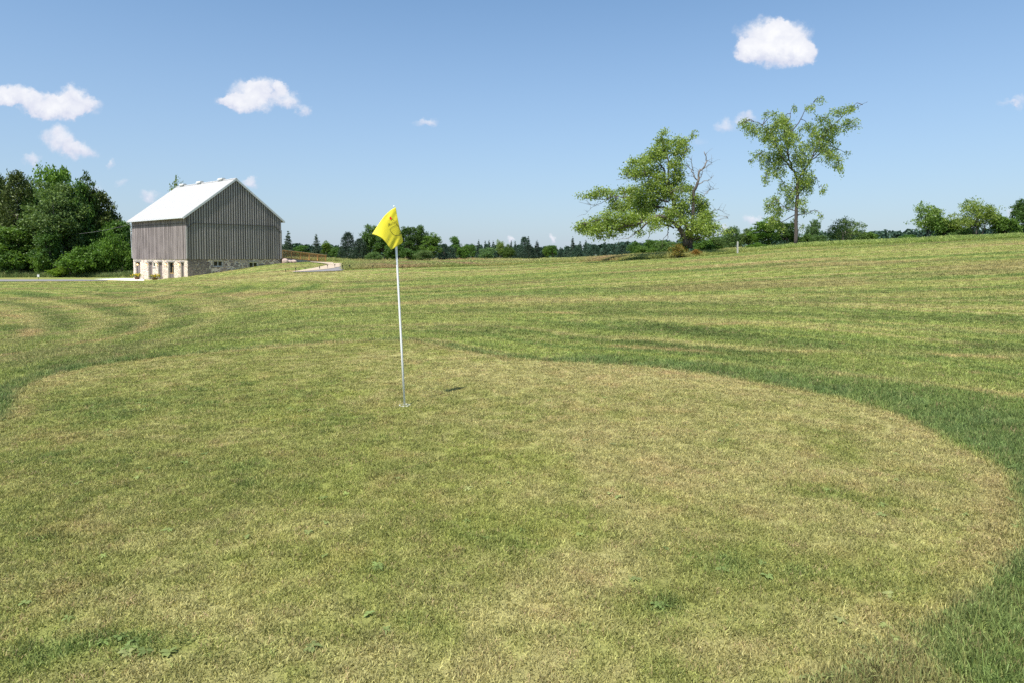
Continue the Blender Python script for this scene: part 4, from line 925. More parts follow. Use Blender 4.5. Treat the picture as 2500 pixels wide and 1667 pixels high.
OC = [(1060,110,50,32),(1020,180,50,40),(1120,180,80,55),(1200,230,90,60),(1300,190,45,50),(1340,270,50,26),(1320,150,26,26),(960,290,80,45),(1080,280,100,65),(1230,310,90,55),(880,380,100,50),(1000,360,90,55),(800,440,90,50),(680,470,70,42),(610,560,55,38),(730,560,80,42),(850,510,110,65),(980,480,100,65),(1180,450,90,75),(1190,560,80,75),(1240,610,45,50),(1140,650,110,65),(1000,590,110,50),(880,660,120,50),(780,700,100,50),(640,720,90,36),(520,735,100,34),(400,730,100,34),(280,770,100,36),(170,770,40,11),(560,820,80,35),(700,830,120,65),(850,770,140,75),(1000,730,120,75),(1250,710,90,50),(520,900,60,34),(650,900,100,50),(800,900,140,75),(950,860,140,75),(1230,850,90,85),(1380,800,60,50),(1480,850,80,50),(1290,950,80,75),(1450,930,100,65),(1540,880,36,26),(1100,960,90,40),(400,1000,70,32),(520,1010,100,42),(650,1020,100,50),(780,1000,120,50),(900,950,110,42),(300,1060,80,42),(180,1100,80,40),(125,1130,42,36),(240,1170,100,40),(400,1120,120,60),(560,1130,110,45),(480,1200,80,24),(700,1100,100,45),(850,1060,80,30),(1450,1050,100,75),(1570,1010,38,36),(1400,1120,110,65),(1530,1130,70,36),(1450,1190,90,40),(1600,1170,40,16),(1300,1080,45,60),(1350,1180,60,60),(960,1120,60,20),(880,1140,40,30),(320,1220,80,20),(740,1180,40,30),(1180,1070,50,30),(1300,1250,50,40),(1250,1180,60,50),(1050,1050,100,45),(950,1030,110,45),(1180,950,90,60),(1120,760,90,60),(600,1070,110,45),(300,1120,110,45),(200,1140,90,40),(420,1050,110,45),(1500,1000,80,60),(1480,1130,80,60),(1400,1230,60,40),(1220,1030,60,40),(1360,700,40,40)]
OD = [([(1390,650),(1400,540),(1440,490),(1480,440),(1480,390),(1455,320)], .10, .03, -.5, -.6), ([(1385,620),(1340,520),(1290,470),(1260,450)], .06, .012, -.5, -.2), ([(1347,525),(1325,460),(1312,410)], .045, .018, -.5, -.8), ([(1375,605),(1330,585),(1275,575)], .03, .008, -.5, -.9), ([(1400,665),(1450,635),(1500,625),(1545,575)], .05, .012, -.5, -.9), ([(1405,625),(1435,570),(1450,515)], .05, .02, -.5, -.3), ([(1445,505),(1490,470),(1525,445)], .035, .018, -.5, -.9), ([(1440,830),(1490,760),(1560,690)], .04, .01, 0, .3), ([(1500,760),(1550,715),(1650,695)], .035, .008, .1, .5), ([(1560,970),(1600,925),(1670,920),(1730,955),(1790,980)], .03, .008, .3, 1), ([(1585,995),(1680,990),(1740,1015)], .025, .008, .3, .2), ([(1560,1060),(1600,1045),(1640,1030)], .03, .008, 0, -.4), ([(500,795),(400,850),(300,890),(235,965)], .03, .006, 1, 1.3), ([(160,830),(260,860),(380,870)], .012, .012, 1.2, 1.2), ([(1110,750),(1180,700),(1230,750)], .025, .012, 0, -1), ([(540,610),(620,600),(700,595)], .012, .02, 0, 0), ([(700,1190),(620,1240),(500,1250)], .03, .006, -2, -2.2)]
lone_tree('old_tree', 'old leaning tree with several trunks, long low left boughs and bare dead branches on top', 1380, 300, 4.355, 63, (1310,1335), OL, OC, M_LEAF['elm'], m_barkd, .165, 145, 0, 4, 1.1, OD, .62, m_barkl, .21)

# ------------------------------------------------------------------ barn
barn = empty('barn', (BARN_C.x, BARN_C.y, 0), BROT, 'old grey board barn on a stone base with a white metal roof', 'barn')
BW, BL_, ZB, ZS, ZE, ZR = 12.27, 15.6, -1.9, 1.27, 6.25, 10.95
def lx_of(px):
    r = (px-1250)/F; return (80*r - BARN_C.x)/(math.cos(BROT) - r*math.sin(BROT))      # along the gable
def ly_of(px):
    r = (px-1250)/F; return (BARN_C.x - 80*r)/(math.sin(BROT) + r*math.cos(BROT))      # along the long wall
def yg(lx): return 80 + lx*math.sin(BROT)
def yl(ly): return 80 + ly*math.cos(BROT)
def z_at(py, Y): return at(0, py, Y).z

def board_mat(name, c1, c2, dark, along, width):
    """weathered boards: a tone per board, long grain streaks, dark joints"""
    m = mat(name, c1, .9, spec=.1); t, b = nodes(m)
    tcn = N(t, 'ShaderNodeTexCoord'); sp_ = N(t, 'ShaderNodeSeparateXYZ'); t.links.new(tcn.outputs['Object'], sp_.inputs[0])
    def mm(op, a, b2=None):
        n = N(t, 'ShaderNodeMath', operation=op)
        for i, v in enumerate((a, b2)):
            if v is None: continue
            if isinstance(v, (int, float)): n.inputs[i].default_value = v
            else: t.links.new(v, n.inputs[i])
        return n.outputs[0]
    s = mm('DIVIDE', sp_.outputs[along], width); fl = mm('FLOOR', s); fr = mm('FRACT', s)
    wn = N(t, 'ShaderNodeTexWhiteNoise', noise_dimensions='1D'); t.links.new(fl, wn.inputs['W'])
    mp = N(t, 'ShaderNodeMapping'); mp.inputs['Scale'].default_value = (14, 14, .45); t.links.new(tcn.outputs['Object'], mp.inputs[0])
    n = N(t, 'ShaderNodeTexNoise'); n.inputs['Scale'].default_value = 1.2; n.inputs['Detail'].default_value = 6; n.inputs['Roughness'].default_value = .7; t.links.new(mp.outputs[0], n.inputs['Vector'])
    n2 = N(t, 'ShaderNodeTexNoise'); n2.inputs['Scale'].default_value = .55; n2.inputs['Detail'].default_value = 4; t.links.new(tcn.outputs['Object'], n2.inputs['Vector'])
    k = mm('ADD', mm('MULTIPLY', wn.outputs[0], .45), mm('ADD', mm('MULTIPLY', mm('SUBTRACT', n.outputs[0], .5), 1.9), mm('MULTIPLY', n2.outputs[0], .55)))
    x = N(t, 'ShaderNodeMixRGB'); x.use_clamp = True; t.links.new(k, x.inputs[0]); x.inputs[1].default_value = (*c1, 1); x.inputs[2].default_value = (*c2, 1)
    joint = mm('MULTIPLY', mm('LESS_THAN', fr, .09), .8)
    y_ = N(t, 'ShaderNodeMixRGB'); t.links.new(joint, y_.inputs[0]); t.links.new(x.outputs[0], y_.inputs[1]); y_.inputs[2].default_value = (*dark, 1)
    t.links.new(y_.outputs[0], b.inputs['Base Color'])
    bp = N(t, 'ShaderNodeBump'); bp.inputs['Strength'].default_value = .5; bp.inputs['Distance'].default_value = .02; t.links.new(n.outputs[0], bp.inputs['Height']); t.links.new(bp.outputs[0], b.inputs['Normal'])
    return m
m_boardL = board_mat('weathered_boards', (.09,.075,.072), (.40,.345,.33), (.04,.034,.033), 1, .20)
m_boardG = board_mat('grey_boards', (.085,.076,.072), (.19,.172,.163), (.03,.028,.027), 0, .31)  # darkened as if shaded between the sunlit battens
m_batten = board_mat('grey_battens', (.24,.225,.215), (.43,.405,.385), (.24,.225,.215), 0, 10)  # lightened: raking sunlight on the battens put into the colour
def stone_mat(name, cols, mortar, scale, mw, wash=0):
    m = mat(name, mortar, .95, spec=.1); t, b = nodes(m)
    tcn = N(t, 'ShaderNodeTexCoord'); mp = N(t, 'ShaderNodeMapping'); mp.inputs['Scale'].default_value = (1, 1, 1.75); t.links.new(tcn.outputs['Object'], mp.inputs[0])
    nz = N(t, 'ShaderNodeTexNoise'); nz.inputs['Scale'].default_value = 3; t.links.new(mp.outputs[0], nz.inputs['Vector'])
    wv = N(t, 'ShaderNodeMixRGB'); wv.inputs[0].default_value = .12; t.links.new(mp.outputs[0], wv.inputs[1]); t.links.new(nz.outputs['Color'], wv.inputs[2])
    v = N(t, 'ShaderNodeTexVoronoi'); v.inputs['Scale'].default_value = scale; t.links.new(wv.outputs[0], v.inputs['Vector'])
    e = N(t, 'ShaderNodeTexVoronoi', feature='DISTANCE_TO_EDGE'); e.inputs['Scale'].default_value = scale; t.links.new(wv.outputs[0], e.inputs['Vector'])
    sp2 = N(t, 'ShaderNodeSeparateColor'); t.links.new(v.outputs['Color'], sp2.inputs[0])
    cr = N(t, 'ShaderNodeValToRGB'); cr.color_ramp.interpolation = 'LINEAR'; el = cr.color_ramp.elements
    el[0].color = (*cols[0], 1); el[1].color = (*cols[-1], 1)
    for i, c in enumerate(cols[1:-1]): q = el.new((i+1)/(len(cols)-1)); q.color = (*c, 1)
    t.links.new(sp2.outputs[0], cr.inputs[0])
    n = N(t, 'ShaderNodeTexNoise'); n.inputs['Scale'].default_value = 9; n.inputs['Detail'].default_value = 5; t.links.new(tcn.outputs['Object'], n.inputs['Vector'])
    ov = N(t, 'ShaderNodeMixRGB', blend_type='OVERLAY'); ov.inputs[0].default_value = .6; t.links.new(cr.outputs[0], ov.inputs[1]); t.links.new(n.outputs[0], ov.inputs[2])
    r = N(t, 'ShaderNodeMapRange'); t.links.new(e.outputs[0], r.inputs[0]); r.inputs[1].default_value = mw*.6; r.inputs[2].default_value = mw*1.5
    x = N(t, 'ShaderNodeMixRGB'); t.links.new(r.outputs[0], x.inputs[0]); x.inputs[1].default_value = (*mortar, 1); t.links.new(ov.outputs[0], x.inputs[2])
    out = x.outputs[0]
    if wash:
        nw = N(t, 'ShaderNodeTexNoise'); nw.inputs['Scale'].default_value = 1.6; nw.inputs['Detail'].default_value = 6; t.links.new(tcn.outputs['Object'], nw.inputs['Vector'])
        rw = N(t, 'ShaderNodeMapRange'); t.links.new(nw.outputs[0], rw.inputs[0]); rw.inputs[1].default_value = .62; rw.inputs[2].default_value = .45; rw.inputs[4].default_value = wash
        w = N(t, 'ShaderNodeMixRGB'); t.links.new(rw.outputs[0], w.inputs[0]); t.links.new(out, w.inputs[1]); w.inputs[2].default_value = (*mortar, 1); out = w.outputs[0]
    t.links.new(out, b.inputs['Base Color'])
    bp = N(t, 'ShaderNodeBump'); bp.inputs['Strength'].default_value = .8; bp.inputs['Distance'].default_value = .08; t.links.new(r.outputs[0], bp.inputs['Height']); t.links.new(bp.outputs[0], b.inputs['Normal'])
    return m
m_stoneL = stone_mat('limewashed_stone', [(.42,.30,.25),(.70,.56,.47),(.80,.68,.58),(.60,.47,.40)], (.78,.67,.56), 2.6, .08, .8)
m_stoneG = stone_mat('field_stone', [(.14,.11,.105),(.30,.235,.21),(.22,.19,.185),(.42,.34,.29),(.18,.16,.165)], (.68,.59,.51), 1.9, .075)
m_roof = noise_mat('white_metal_roof', (.43,.425,.41), (.46,.455,.44), (1,1,.2), nscale=1.2, rough=.75, spec=.15)
m_trim = noise_mat('grey_metal_trim', (.52,.53,.53), (.62,.63,.63), nscale=2, rough=.5)
m_door = board_mat('door_boards', (.15,.12,.11), (.30,.25,.235), (.06,.05,.045), 1, .22)
m_dark = mat('dark_glass_and_interior', (.012,.013,.014), .15, spec=.5)
m_white = mat('white_paint', (.66,.65,.61), .6)
m_beam = noise_mat('grey_beam', (.26,.235,.22), (.38,.35,.32), (2,2,2), nscale=3, rough=.9)
m_black = mat('black_metal', (.02,.02,.02), .5)
m_lamp = mat('lamp_bulb', (1,.7,.35), .4); t0, b0 = nodes(m_lamp); b0.inputs['Emission Color'].default_value = (1, .55, .2, 1); b0.inputs['Emission Strength'].default_value = 3.0

# stone base with real door and window openings
doors = [(329.7,341),(360.6,370.9),(384.6,394.8),(408.9,423.2),(439.4,448.2)]
DO = [tuple(sorted((ly_of(a), ly_of(b)))) for a, b in doors]
DT = .80
sw = tuple(sorted((ly_of(371.8), ly_of(377.8)))) ; SWZ = (z_at(652, 88), z_at(641.2, 88))
GW = [(lx_of(522.3), lx_of(544.8), z_at(651.6, yg(3.6)), z_at(637.6, yg(3.6))), (lx_of(609), lx_of(630), z_at(654.2, yg(8.4)), z_at(641.0, yg(8.4)))]
def holed(mb, P, a0, a1, z0, z1, holes, depth, mi=0):
    """wall panel with rectangular holes; P(a, d, z) places a point at depth d behind the face"""
    xs = sorted({a0, a1, *[v for h in holes for v in h[:2]]}); zs = sorted({z0, z1, *[v for h in holes for v in h[2:]]})
    for i in range(len(xs)-1):
        for j in range(len(zs)-1):
            cx, cz = (xs[i]+xs[i+1])/2, (zs[j]+zs[j+1])/2
            if any(h[0] < cx < h[1] and h[2] < cz < h[3] for h in holes): continue
            mb.poly([P(xs[i], 0, zs[j]), P(xs[i+1], 0, zs[j]), P(xs[i+1], 0, zs[j+1]), P(xs[i], 0, zs[j+1])], mi)
    for (h0, h1, k0, k1) in holes:
        mb.poly([P(h0,0,k0), P(h0,depth,k0), P(h0,depth,k1), P(h0,0,k1)], mi); mb.poly([P(h1,0,k0), P(h1,0,k1), P(h1,depth,k1), P(h1,depth,k0)], mi)
        mb.poly([P(h0,0,k1), P(h0,depth,k1), P(h1,depth,k1), P(h1,0,k1)], mi); mb.poly([P(h0,0,k0), P(h1,0,k0), P(h1,depth,k0), P(h0,depth,k0)], mi)
SI = .06   # stone sits slightly inside the boards
PL = lambda a, d, z: (SI + d, a, z)
PG = lambda a, d, z: (a, SI + d, z)
mb = MB()
holed(mb, PL, SI, BL_-SI, ZB, ZS, [(a, b, -1.45, DT) for a, b in DO] + [(sw[0], sw[1], SWZ[0], SWZ[1])], .38, 0)
mb.poly([(BW-SI,SI,ZB),(BW-SI,BL_-SI,ZB),(BW-SI,BL_-SI,ZS),(BW-SI,SI,ZS)]); mb.poly([(SI,BL_-SI,ZB),(BW-SI,BL_-SI,ZB),(BW-SI,BL_-SI,ZS),(SI,BL_-SI,ZS)])
mb.build('front_stone_wall', m_stoneL, barn)
mb = MB(); holed(mb, PG, SI, BW-SI, ZB, ZS, GW, .3, 0); mb.build('gable_stone_wall', m_stoneG, barn)
# corner stones of the gable, standing a touch proud
mb = MB(); rnd = random.Random(4); z = -1.3
while z < 1.1:
    h = rnd.uniform(.28, .5); w = rnd.uniform(.7, 1.7); x = SI
    while x < 2.6:
        mb.hexa([(x+.03,SI-.025,z+.03),(x+w-.04,SI-.025,z+.03),(x+w-.04,SI+.02,z+.03),(x+.03,SI+.02,z+.03),(x+.05,SI-.02,z+h),(x+w-.07,SI-.02,z+h),(x+w-.07,SI+.02,z+h),(x+.05,SI+.02,z+h)]) if x + w < 3.2 else None
        x += w; w = rnd.uniform(.5, 1.3)
    z += h + .03
mb.build('corner_stones', noise_mat('corner_stone', (.12,.10,.10), (.26,.21,.19), nscale=1.6, rough=.9, bump=.4, c3=(.32,.26,.22), s3=6), barn)
# long board wall (toward the forecourt) and rear walls
mb = MB()
mb.box(0, .05, 0, BL_, ZS-.06, ZE+.02); mb.box(BW-.05, BW, .06, BL_, ZS-.06, ZE+.02)
yb = .0
rnd = random.Random(9)
while yb < BL_-.05:
    w = .20; pr = rnd.choice([0, .008, .014, .02]); mb.box(-.006-pr, .02, yb+.012, min(yb+w-.012, BL_), ZS-.10-rnd.random()*.05, 5.45-.02*rnd.random()); yb += w
for yy in np.arange(.0, BL_, .2): mb.box(-.034-rnd.random()*.015, .02, yy+.012, min(yy+.188, BL_), 5.43-rnd.random()*.03, ZE+.0)
mb.build('board_wall', m_boardL, barn)
mb = MB(); mb.box(-.07, -.048, .5, BL_-.6, 5.39, 5.44); mb.poly([(-.06,.5,5.44),(-.06,.5,5.39),(-.06,.05,4.95),(-.06,.05,5.0)]); mb.poly([(-.06,BL_-.6,5.44),(-.06,BL_-.6,5.39),(-.06,BL_-.1,4.9),(-.06,BL_-.1,4.95)]); mb.build('wall_shadow_line', mat('painted_shadow_wall', (.10,.085,.08), .9), barn)  # dark strip painted as the shadow line below the overlapping upper boards
# gable wall
mb = MB(); xc = BW/2
def zroof(x): return ZE + (ZR-ZE)*(1-abs(x-xc)/xc)
for (y0, y1) in ((0, .05), (BL_-.05, BL_)):
    for y in (y0, y1): mb.poly([(0.051,y,ZS-.06),(BW-.051,y,ZS-.06),(BW-.051,y,ZE),(xc,y,ZR-.02),(.051,y,ZE)])
x = .0; rnd = random.Random(12)
while x < BW-.02:
    x1 = min(x+.31, BW); pr = .004 + rnd.random()*.012
    for (a, b, zl, zh, p) in ((x+.004, x1-.004, ZS-.12-rnd.random()*.05, None, pr),):
        za, zb_ = zroof(a)-.03, zroof(b)-.03
        mb.hexa([(a,-p,zl),(b,-p,zl),(b,.02,zl),(a,.02,zl),(a,-p,za),(b,-p,zb_),(b,.02,zb_),(a,.02,za)])
    x += .31
mb.build('gable_boards', m_boardG, barn)
mb = MB(); x = .31
zbrk = lambda x: 5.45 - max(0, .75-x)*.95 - max(0, x-(BW-.95))*.95
while x < BW-.1:
    w = .042 + rnd.random()*.018; za = zroof(x)-.05; zk = zbrk(x); d = .065 + rnd.random()*.02
    mb.box(x-w, x+w, -d, 0, ZS-.10-rnd.random()*.06, zk-.03)
    if za > zk + .1:
        q = MB(); mb.hexa([(x-w,-d-.022,zk-.02),(x+w,-d-.022,zk-.02),(x+w,0,zk-.02),(x-w,0,zk-.02),(x-w,-d-.022,zroof(x-w)-.05),(x+w,-d-.022,zroof(x+w)-.05),(x+w,0,zroof(x+w)-.05),(x-w,0,zroof(x-w)-.05)])
    x += .31
mb.build('gable_battens', m_batten, barn)
mb = MB(); xs = [.05, .75, BW-.95, BW-.05]
for a, b in zip(xs[:-1], xs[1:]):
    za, zb_ = zbrk(a), zbrk(b); mb.hexa([(a,-.115,za-.045),(b,-.115,zb_-.045),(b,-.001,zb_-.045),(a,-.001,za-.045),(a,-.115,za),(b,-.115,zb_),(b,-.001,zb_),(a,-.001,za)])
mb.build('gable_shadow_line', mat('painted_shadow_gable', (.09,.088,.09), .9), barn)  # dark strip drawn for the shade under the gable's overlapping boards
mb = MB(); mb.box(-.075, .12, -.10, .13, ZS-.05, 5.0); mb.build('corner_board', m_batten, barn)
mb = MB(); mb.box(BW-.12, BW+.04, -.10, .03, ZS-.05, 4.9); mb.build('corner_board', m_batten, barn)
# roof
OV, RK = .40, .16
sl = (ZR-ZE)/xc; TH = .10
mb = MB()
def rp(x, up=0): return ZE + .06 + sl*(x if x <= xc else 2*xc-x) + up
y0, y1 = -RK, BL_ + .45
for a, b in ((-OV, xc), (xc, BW+OV)):
    mb.hexa([(a,y0,rp(a)),(b,y0,rp(b)),(b,y1,rp(b)),(a,y1,rp(a)),(a,y0,rp(a,TH)),(b,y0,rp(b,TH)),(b,y1,rp(b,TH)),(a,y1,rp(a,TH))])
# raised seams
yy = y0 + .3
while yy < y1:
    for a, b in ((-OV, xc), (xc, BW+OV)):
        mb.hexa([(a,yy-.012,rp(a,TH)),(b,yy-.012,rp(b,TH)),(b,yy+.012,rp(b,TH)),(a,yy+.012,rp(a,TH)),(a,yy-.009,rp(a,TH+.018)),(b,yy-.009,rp(b,TH+.018)),(b,yy+.009,rp(b,TH+.018)),(a,yy+.009,rp(a,TH+.018))])
    yy += .76
roof = mb.build('roof', m_roof, barn)
mb = MB()
for a, b in ((-OV-.02, xc), (xc, BW+OV+.02)):
    mb.hexa([(a,y0-.035,rp(a,-.16)),(b,y0-.035,rp(b,-.16)),(b,y0-.003,rp(b,-.16)),(a,y0-.003,rp(a,-.16)),(a,y0-.035,rp(a,TH+.03)),(b,y0-.035,rp(b,TH+.03)),(b,y0-.003,rp(b,TH+.03)),(a,y0-.003,rp(a,TH+.03))])
    mb.hexa([(a,y1+.003,rp(a,-.12)),(b,y1+.003,rp(b,-.12)),(b,y1+.03,rp(b,-.12)),(a,y1+.03,rp(a,-.12)),(a,y1+.003,rp(a,TH+.02)),(b,y1+.003,rp(b,TH+.02)),(b,y1+.03,rp(b,TH+.02)),(a,y1+.03,rp(a,TH+.02))])
mb.build('gable_trim', m_trim, roof)
mb = MB(); z = rp(-OV, 0); mb.tube([(-OV-.06,y0,z-.02),(-OV-.06,y1,z-.02)], .07, 8); mb.build('gutter', m_trim, roof); mb = MB(); mb.tube([(BW+OV+.06,y0,z-.02),(BW+OV+.06,y1,z-.02)], .07, 8); mb.build('gutter', m_trim, roof)
mb = MB(); mb.hexa([(xc-.16,y0-.04,rp(xc,TH-.07)),(xc+.16,y0-.04,rp(xc,TH-.07)),(xc+.16,y1+.03,rp(xc,TH-.07)),(xc-.16,y1+.03,rp(xc,TH-.07)),(xc-.03,y0-.04,rp(xc,TH+.05)),(xc+.03,y0-.04,rp(xc,TH+.05)),(xc+.03,y1+.03,rp(xc,TH+.05)),(xc-.03,y1+.03,rp(xc,TH+.05))]); mb.build('ridge_cap', m_roof, roof)
mb = MB(); zz = rp(-OV)
mb.tube([(-OV-.02,y1-.1,zz-.08),(-OV+.1,y1-.1,zz-.3),(-.06,y1-.15,zz-.42),(-.06,y1-.5,ZS)], .04, 6); mb.build('downspout', m_trim, barn)
for (px, py) in ((450.5, 455.5), (492, 447.5), (544.5, 441)):
    # vents ride on the ridge: depth from the ridge line
    r = (px-1250)/F; a = (BARN_C.x + xc*math.cos(BROT) - r*(80 + xc*math.sin(BROT)))/(math.sin(BROT) + r*math.cos(BROT))
    v = MB(); zt = rp(xc, TH+.02)
    v.box(xc-.2, xc+.2, a-.34, a+.34, zt-.12, zt+.06)
    n = 8; P = [(xc + .32*math.cos(math.pi*k/n), zt + .06 + .22*math.sin(math.pi*k/n)) for k in range(n+1)]
    for k in range(n): v.poly([(P[k][0],a-.55,P[k][1]),(P[k+1][0],a-.55,P[k+1][1]),(P[k+1][0],a+.55,P[k+1][1]),(P[k][0],a+.55,P[k][1])])
    v.poly([(p[0],a-.55,p[1]) for p in P]); v.poly([(p[0],a+.55,p[1]) for p in P][::-1]); v.poly([(xc-.32,a-.55,zt+.06),(xc+.32,a-.55,zt+.06),(xc+.32,a+.55,zt+.06),(xc-.32,a+.55,zt+.06)][::-1])
    v.build('roof_vent', m_white, roof)
# doors
for i, (a, b) in enumerate(DO):
    f = MB(); w = .09
    f.box(SI+.10, SI+.20, a, a+w, -1.45, DT-w); f.box(SI+.10, SI+.20, b-w, b, -1.45, DT-w); f.box(SI+.10, SI+.20, a, b, DT-w, DT)
    d = MB(); zt = DT-w
    if i == 3:   # upper half open
        d.box(SI+.22, SI+.27, a+w, b-w, -1.45, -.55); m = m_door
    else: d.box(SI+.22, SI+.27, a+w, b-w, -1.45, zt); m = m_door
    do = d.build('door', m, barn)
    if i == 0: do['label'] = 'grey board door at the far left end'
    f.build('door_frame', m_beam, do)
    if i == 3:
        do['label'] = 'half door with its upper half open and dark'
        k = MB(); k.box(SI+.30, SI+.34, a+w, b-w, -.55, zt); k.build('dark_interior_panel', m_dark, do)  # dark panel standing in for the unlit inside behind the open half
        k = MB(); k.box(SI+.20, SI+.235, a+w, b-w, -.60, -.5); k.box(SI+.21, SI+.24, (a+b)/2-.05, (a+b)/2+.05, -.5, .2); k.build('door_rail', noise_mat('new_wood', (.42,.25,.10), (.5,.32,.15), nscale=5), do)
    else:
        k = MB(); k.ball((SI+.17, a+w+.1, -.45), .04, 8); k.tube([(SI+.17,a+w+.1,-.45),(SI+.225,a+w+.1,-.45)], .015, 6); k.build('door_handle', mat('handle_%d' % i, (.6,.6,.58), .3, 1), do)
    lt = MB(); ex = .35 if i in (0, 1, 3) else .12
    lt.box(SI-.03, SI+.09, a-ex, b+ex+(.9 if i == 1 else 0)*0, DT+.003, DT+.17); lt.build('lintel', m_beam, barn)
    # wall lantern at the door's right hand side
    lp = [337.4, 358.4, 383.5, 406.2, 437.6][i]; la = ly_of(lp); lz = z_at(646.6, yl(la)); k = MB()
    x0 = SI if not (a < la < b) else SI
    k.box(x0-.04, x0+.0 if not (a < la < b) else SI+.22, la-.05, la+.05, lz+.02, lz+.22); k.hexa([(x0-.24,la-.10,lz+.13),(x0-.04,la-.10,lz+.13),(x0-.04,la+.10,lz+.13),(x0-.24,la+.10,lz+.13),(x0-.17,la-.03,lz+.24),(x0-.10,la-.03,lz+.24),(x0-.10,la+.03,lz+.24),(x0-.17,la+.03,lz+.24)])
    k.box(x0-.20, x0-.08, la-.06, la+.06, lz-.14, lz-.11)
    lm = k.build('wall_lantern', m_black, barn); k = MB(); k.ball((x0-.14, la, lz+.0), .10, 8, 1.1); k.build('bulb', m_lamp, lm)
# small window beside the second door
k = MB(); a, b = sw; k.box(SI+.05, SI+.12, a, a+.09, *SWZ); k.box(SI+.05, SI+.12, b-.09, b, *SWZ); k.box(SI+.05, SI+.12, a+.09, b-.09, SWZ[0], SWZ[0]+.09); k.box(SI+.05, SI+.12, a+.09, b-.09, SWZ[1]-.09, SWZ[1])
wi = k.build('window', m_white, barn); wi['label'] = 'small white framed window beside the second door'
k = MB(); k.box(SI+.13, SI+.15, a, b, *SWZ); k.build('pane', mat('green_glass', (.05,.07,.045), .1, spec=.6), wi)
k = MB(); k.box(SI-.02, SI+.08, a-.1, b+.12, SWZ[0]-.18, SWZ[0]-.003); k.build('window_sill', m_beam, wi)
for (a, b, c, d) in GW:
    k = MB(); w = .07; y = SI + .07
    k.box(a, a+w, y, y+.06, c, d); k.box(b-w, b, y, y+.06, c, d); k.box(a+w, b-w, y, y+.06, c, c+w); k.box(a+w, b-w, y, y+.06, d-w, d); k.box((a+b)/2-.03, (a+b)/2+.03, y+.003, y+.05, c+w, d-w)
    wi = k.build('window', m_white, barn)
    k = MB(); k.box(a+w, b-w, y+.062, y+.075, c+w, d-w); k.build('pane', m_dark, wi)
    k = MB(); k.box(a-.12, b+.12, SI-.03, SI+.10, d+.003, d+.16); k.build('lintel', m_beam, wi)
    k = MB(); k.box(a-.10, a-.003, SI-.02, SI+.06, c-.08, d); k.box(b+.003, b+.10, SI-.02, SI+.06, c-.08, d); k.box(a, b, SI-.02, SI+.06, c-.08, c-.003); k.build('window_frame', m_beam, wi)

# ------------------------------------------------------------------ overhead wire from the barn into the wood
A = at(320.5, 548, 91); B = at(150, 574, 104); k = MB(); pts = []
for i in range(17):
    s = i/16; p = A.lerp(B, s); p.z -= 1.0*s*(1-s)*1.2; pts.append(p)
k.tube(pts, .011, 5); tag(k.build('overhead_wire', mat('wire', (.3,.3,.3), .5)), 'thin grey overhead wire running from the barn eave into the wood', 'wire')

# ------------------------------------------------------------------ wooden railing on the ramp
m_wood = noise_mat('stained_wood', (.55,.28,.10), (.68,.38,.15), (3,3,3), nscale=4, rough=.7, c3=(.46,.23,.09), s3=20)
m_woodl = noise_mat('pale_wood', (.68,.52,.34), (.75,.60,.42), nscale=4, rough=.7)
ra = at(689, 632.0, 90.5); rb = at(795.5, 641.2, 99.5); ra_t = at(689, 610.2, 90.5).z; rb_t = at(795.5, 623.0, 99.5).z
rl = empty('wooden_railing', ra, 0, 'orange stained wooden railing sloping down from the barn along the ramp', 'railing')
D = Vector((rb.x-ra.x, rb.y-ra.y, 0)); LN = D.length; D.normalize(); Nn = Vector((-D.y, D.x, 0))
def rz_(s): return (rb.z-ra.z)*s/LN
def rtop(s): return (ra_t-ra.z) + ((rb_t-rb.z)-(ra_t-ra.z))*s/LN
def rbar(mb, s0, s1, z0a, z1a, z0b, z1b, w):
    P = []
    for z_a, z_b in ((z0a, z0b), (z1a, z1b)):
        P += [D*s0 - Nn*w + Vector((0,0,z_a)), D*s1 - Nn*w + Vector((0,0,z_b)), D*s1 + Nn*w + Vector((0,0,z_b)), D*s0 + Nn*w + Vector((0,0,z_a))]
    mb.hexa(P)
k = MB(); rbar(k, -.05, LN+.25, rtop(0)-.04, rtop(0), rz_(LN)+rtop(LN)-.04, rz_(LN)+rtop(LN), .09); k.build('top_rail', m_woodl, rl)
k = MB(); rbar(k, 0, LN, rtop(0)-.16, rtop(0)-.045, rz_(LN)+rtop(LN)-.16, rz_(LN)+rtop(LN)-.045, .025); k.build('upper_rail', m_wood, rl)
k = MB(); rbar(k, 0, LN, .03, .14, rz_(LN)+.03, rz_(LN)+.14, .025); k.build('bottom_rail', m_wood, rl)
for i in range(6):
    s = LN*i/5; k = MB(); rbar(k, s-.06, s+.06, rz_(s)-.5, rz_(s)+rtop(s)-.045, rz_(s)-.5, rz_(s)+rtop(s)-.045, .06); k.build('post', m_wood, rl)
nb = 46
for i in range(nb):
    s = LN*(i+.5)/nb
    if min(abs(s-LN*j/5) for j in range(6)) < .08: continue
    k = MB(); P = [];
    for z in (rz_(s)+.10, rz_(s)+rtop(s)-.10):
        P += [D*(s-.028)+Nn*(-.055)+Vector((0,0,z)), D*(s+.028)+Nn*(-.055)+Vector((0,0,z)), D*(s+.028)+Nn*(-.026)+Vector((0,0,z)), D*(s-.028)+Nn*(-.026)+Vector((0,0,z))]
    k.hexa(P); k.build('baluster', m_wood, rl)
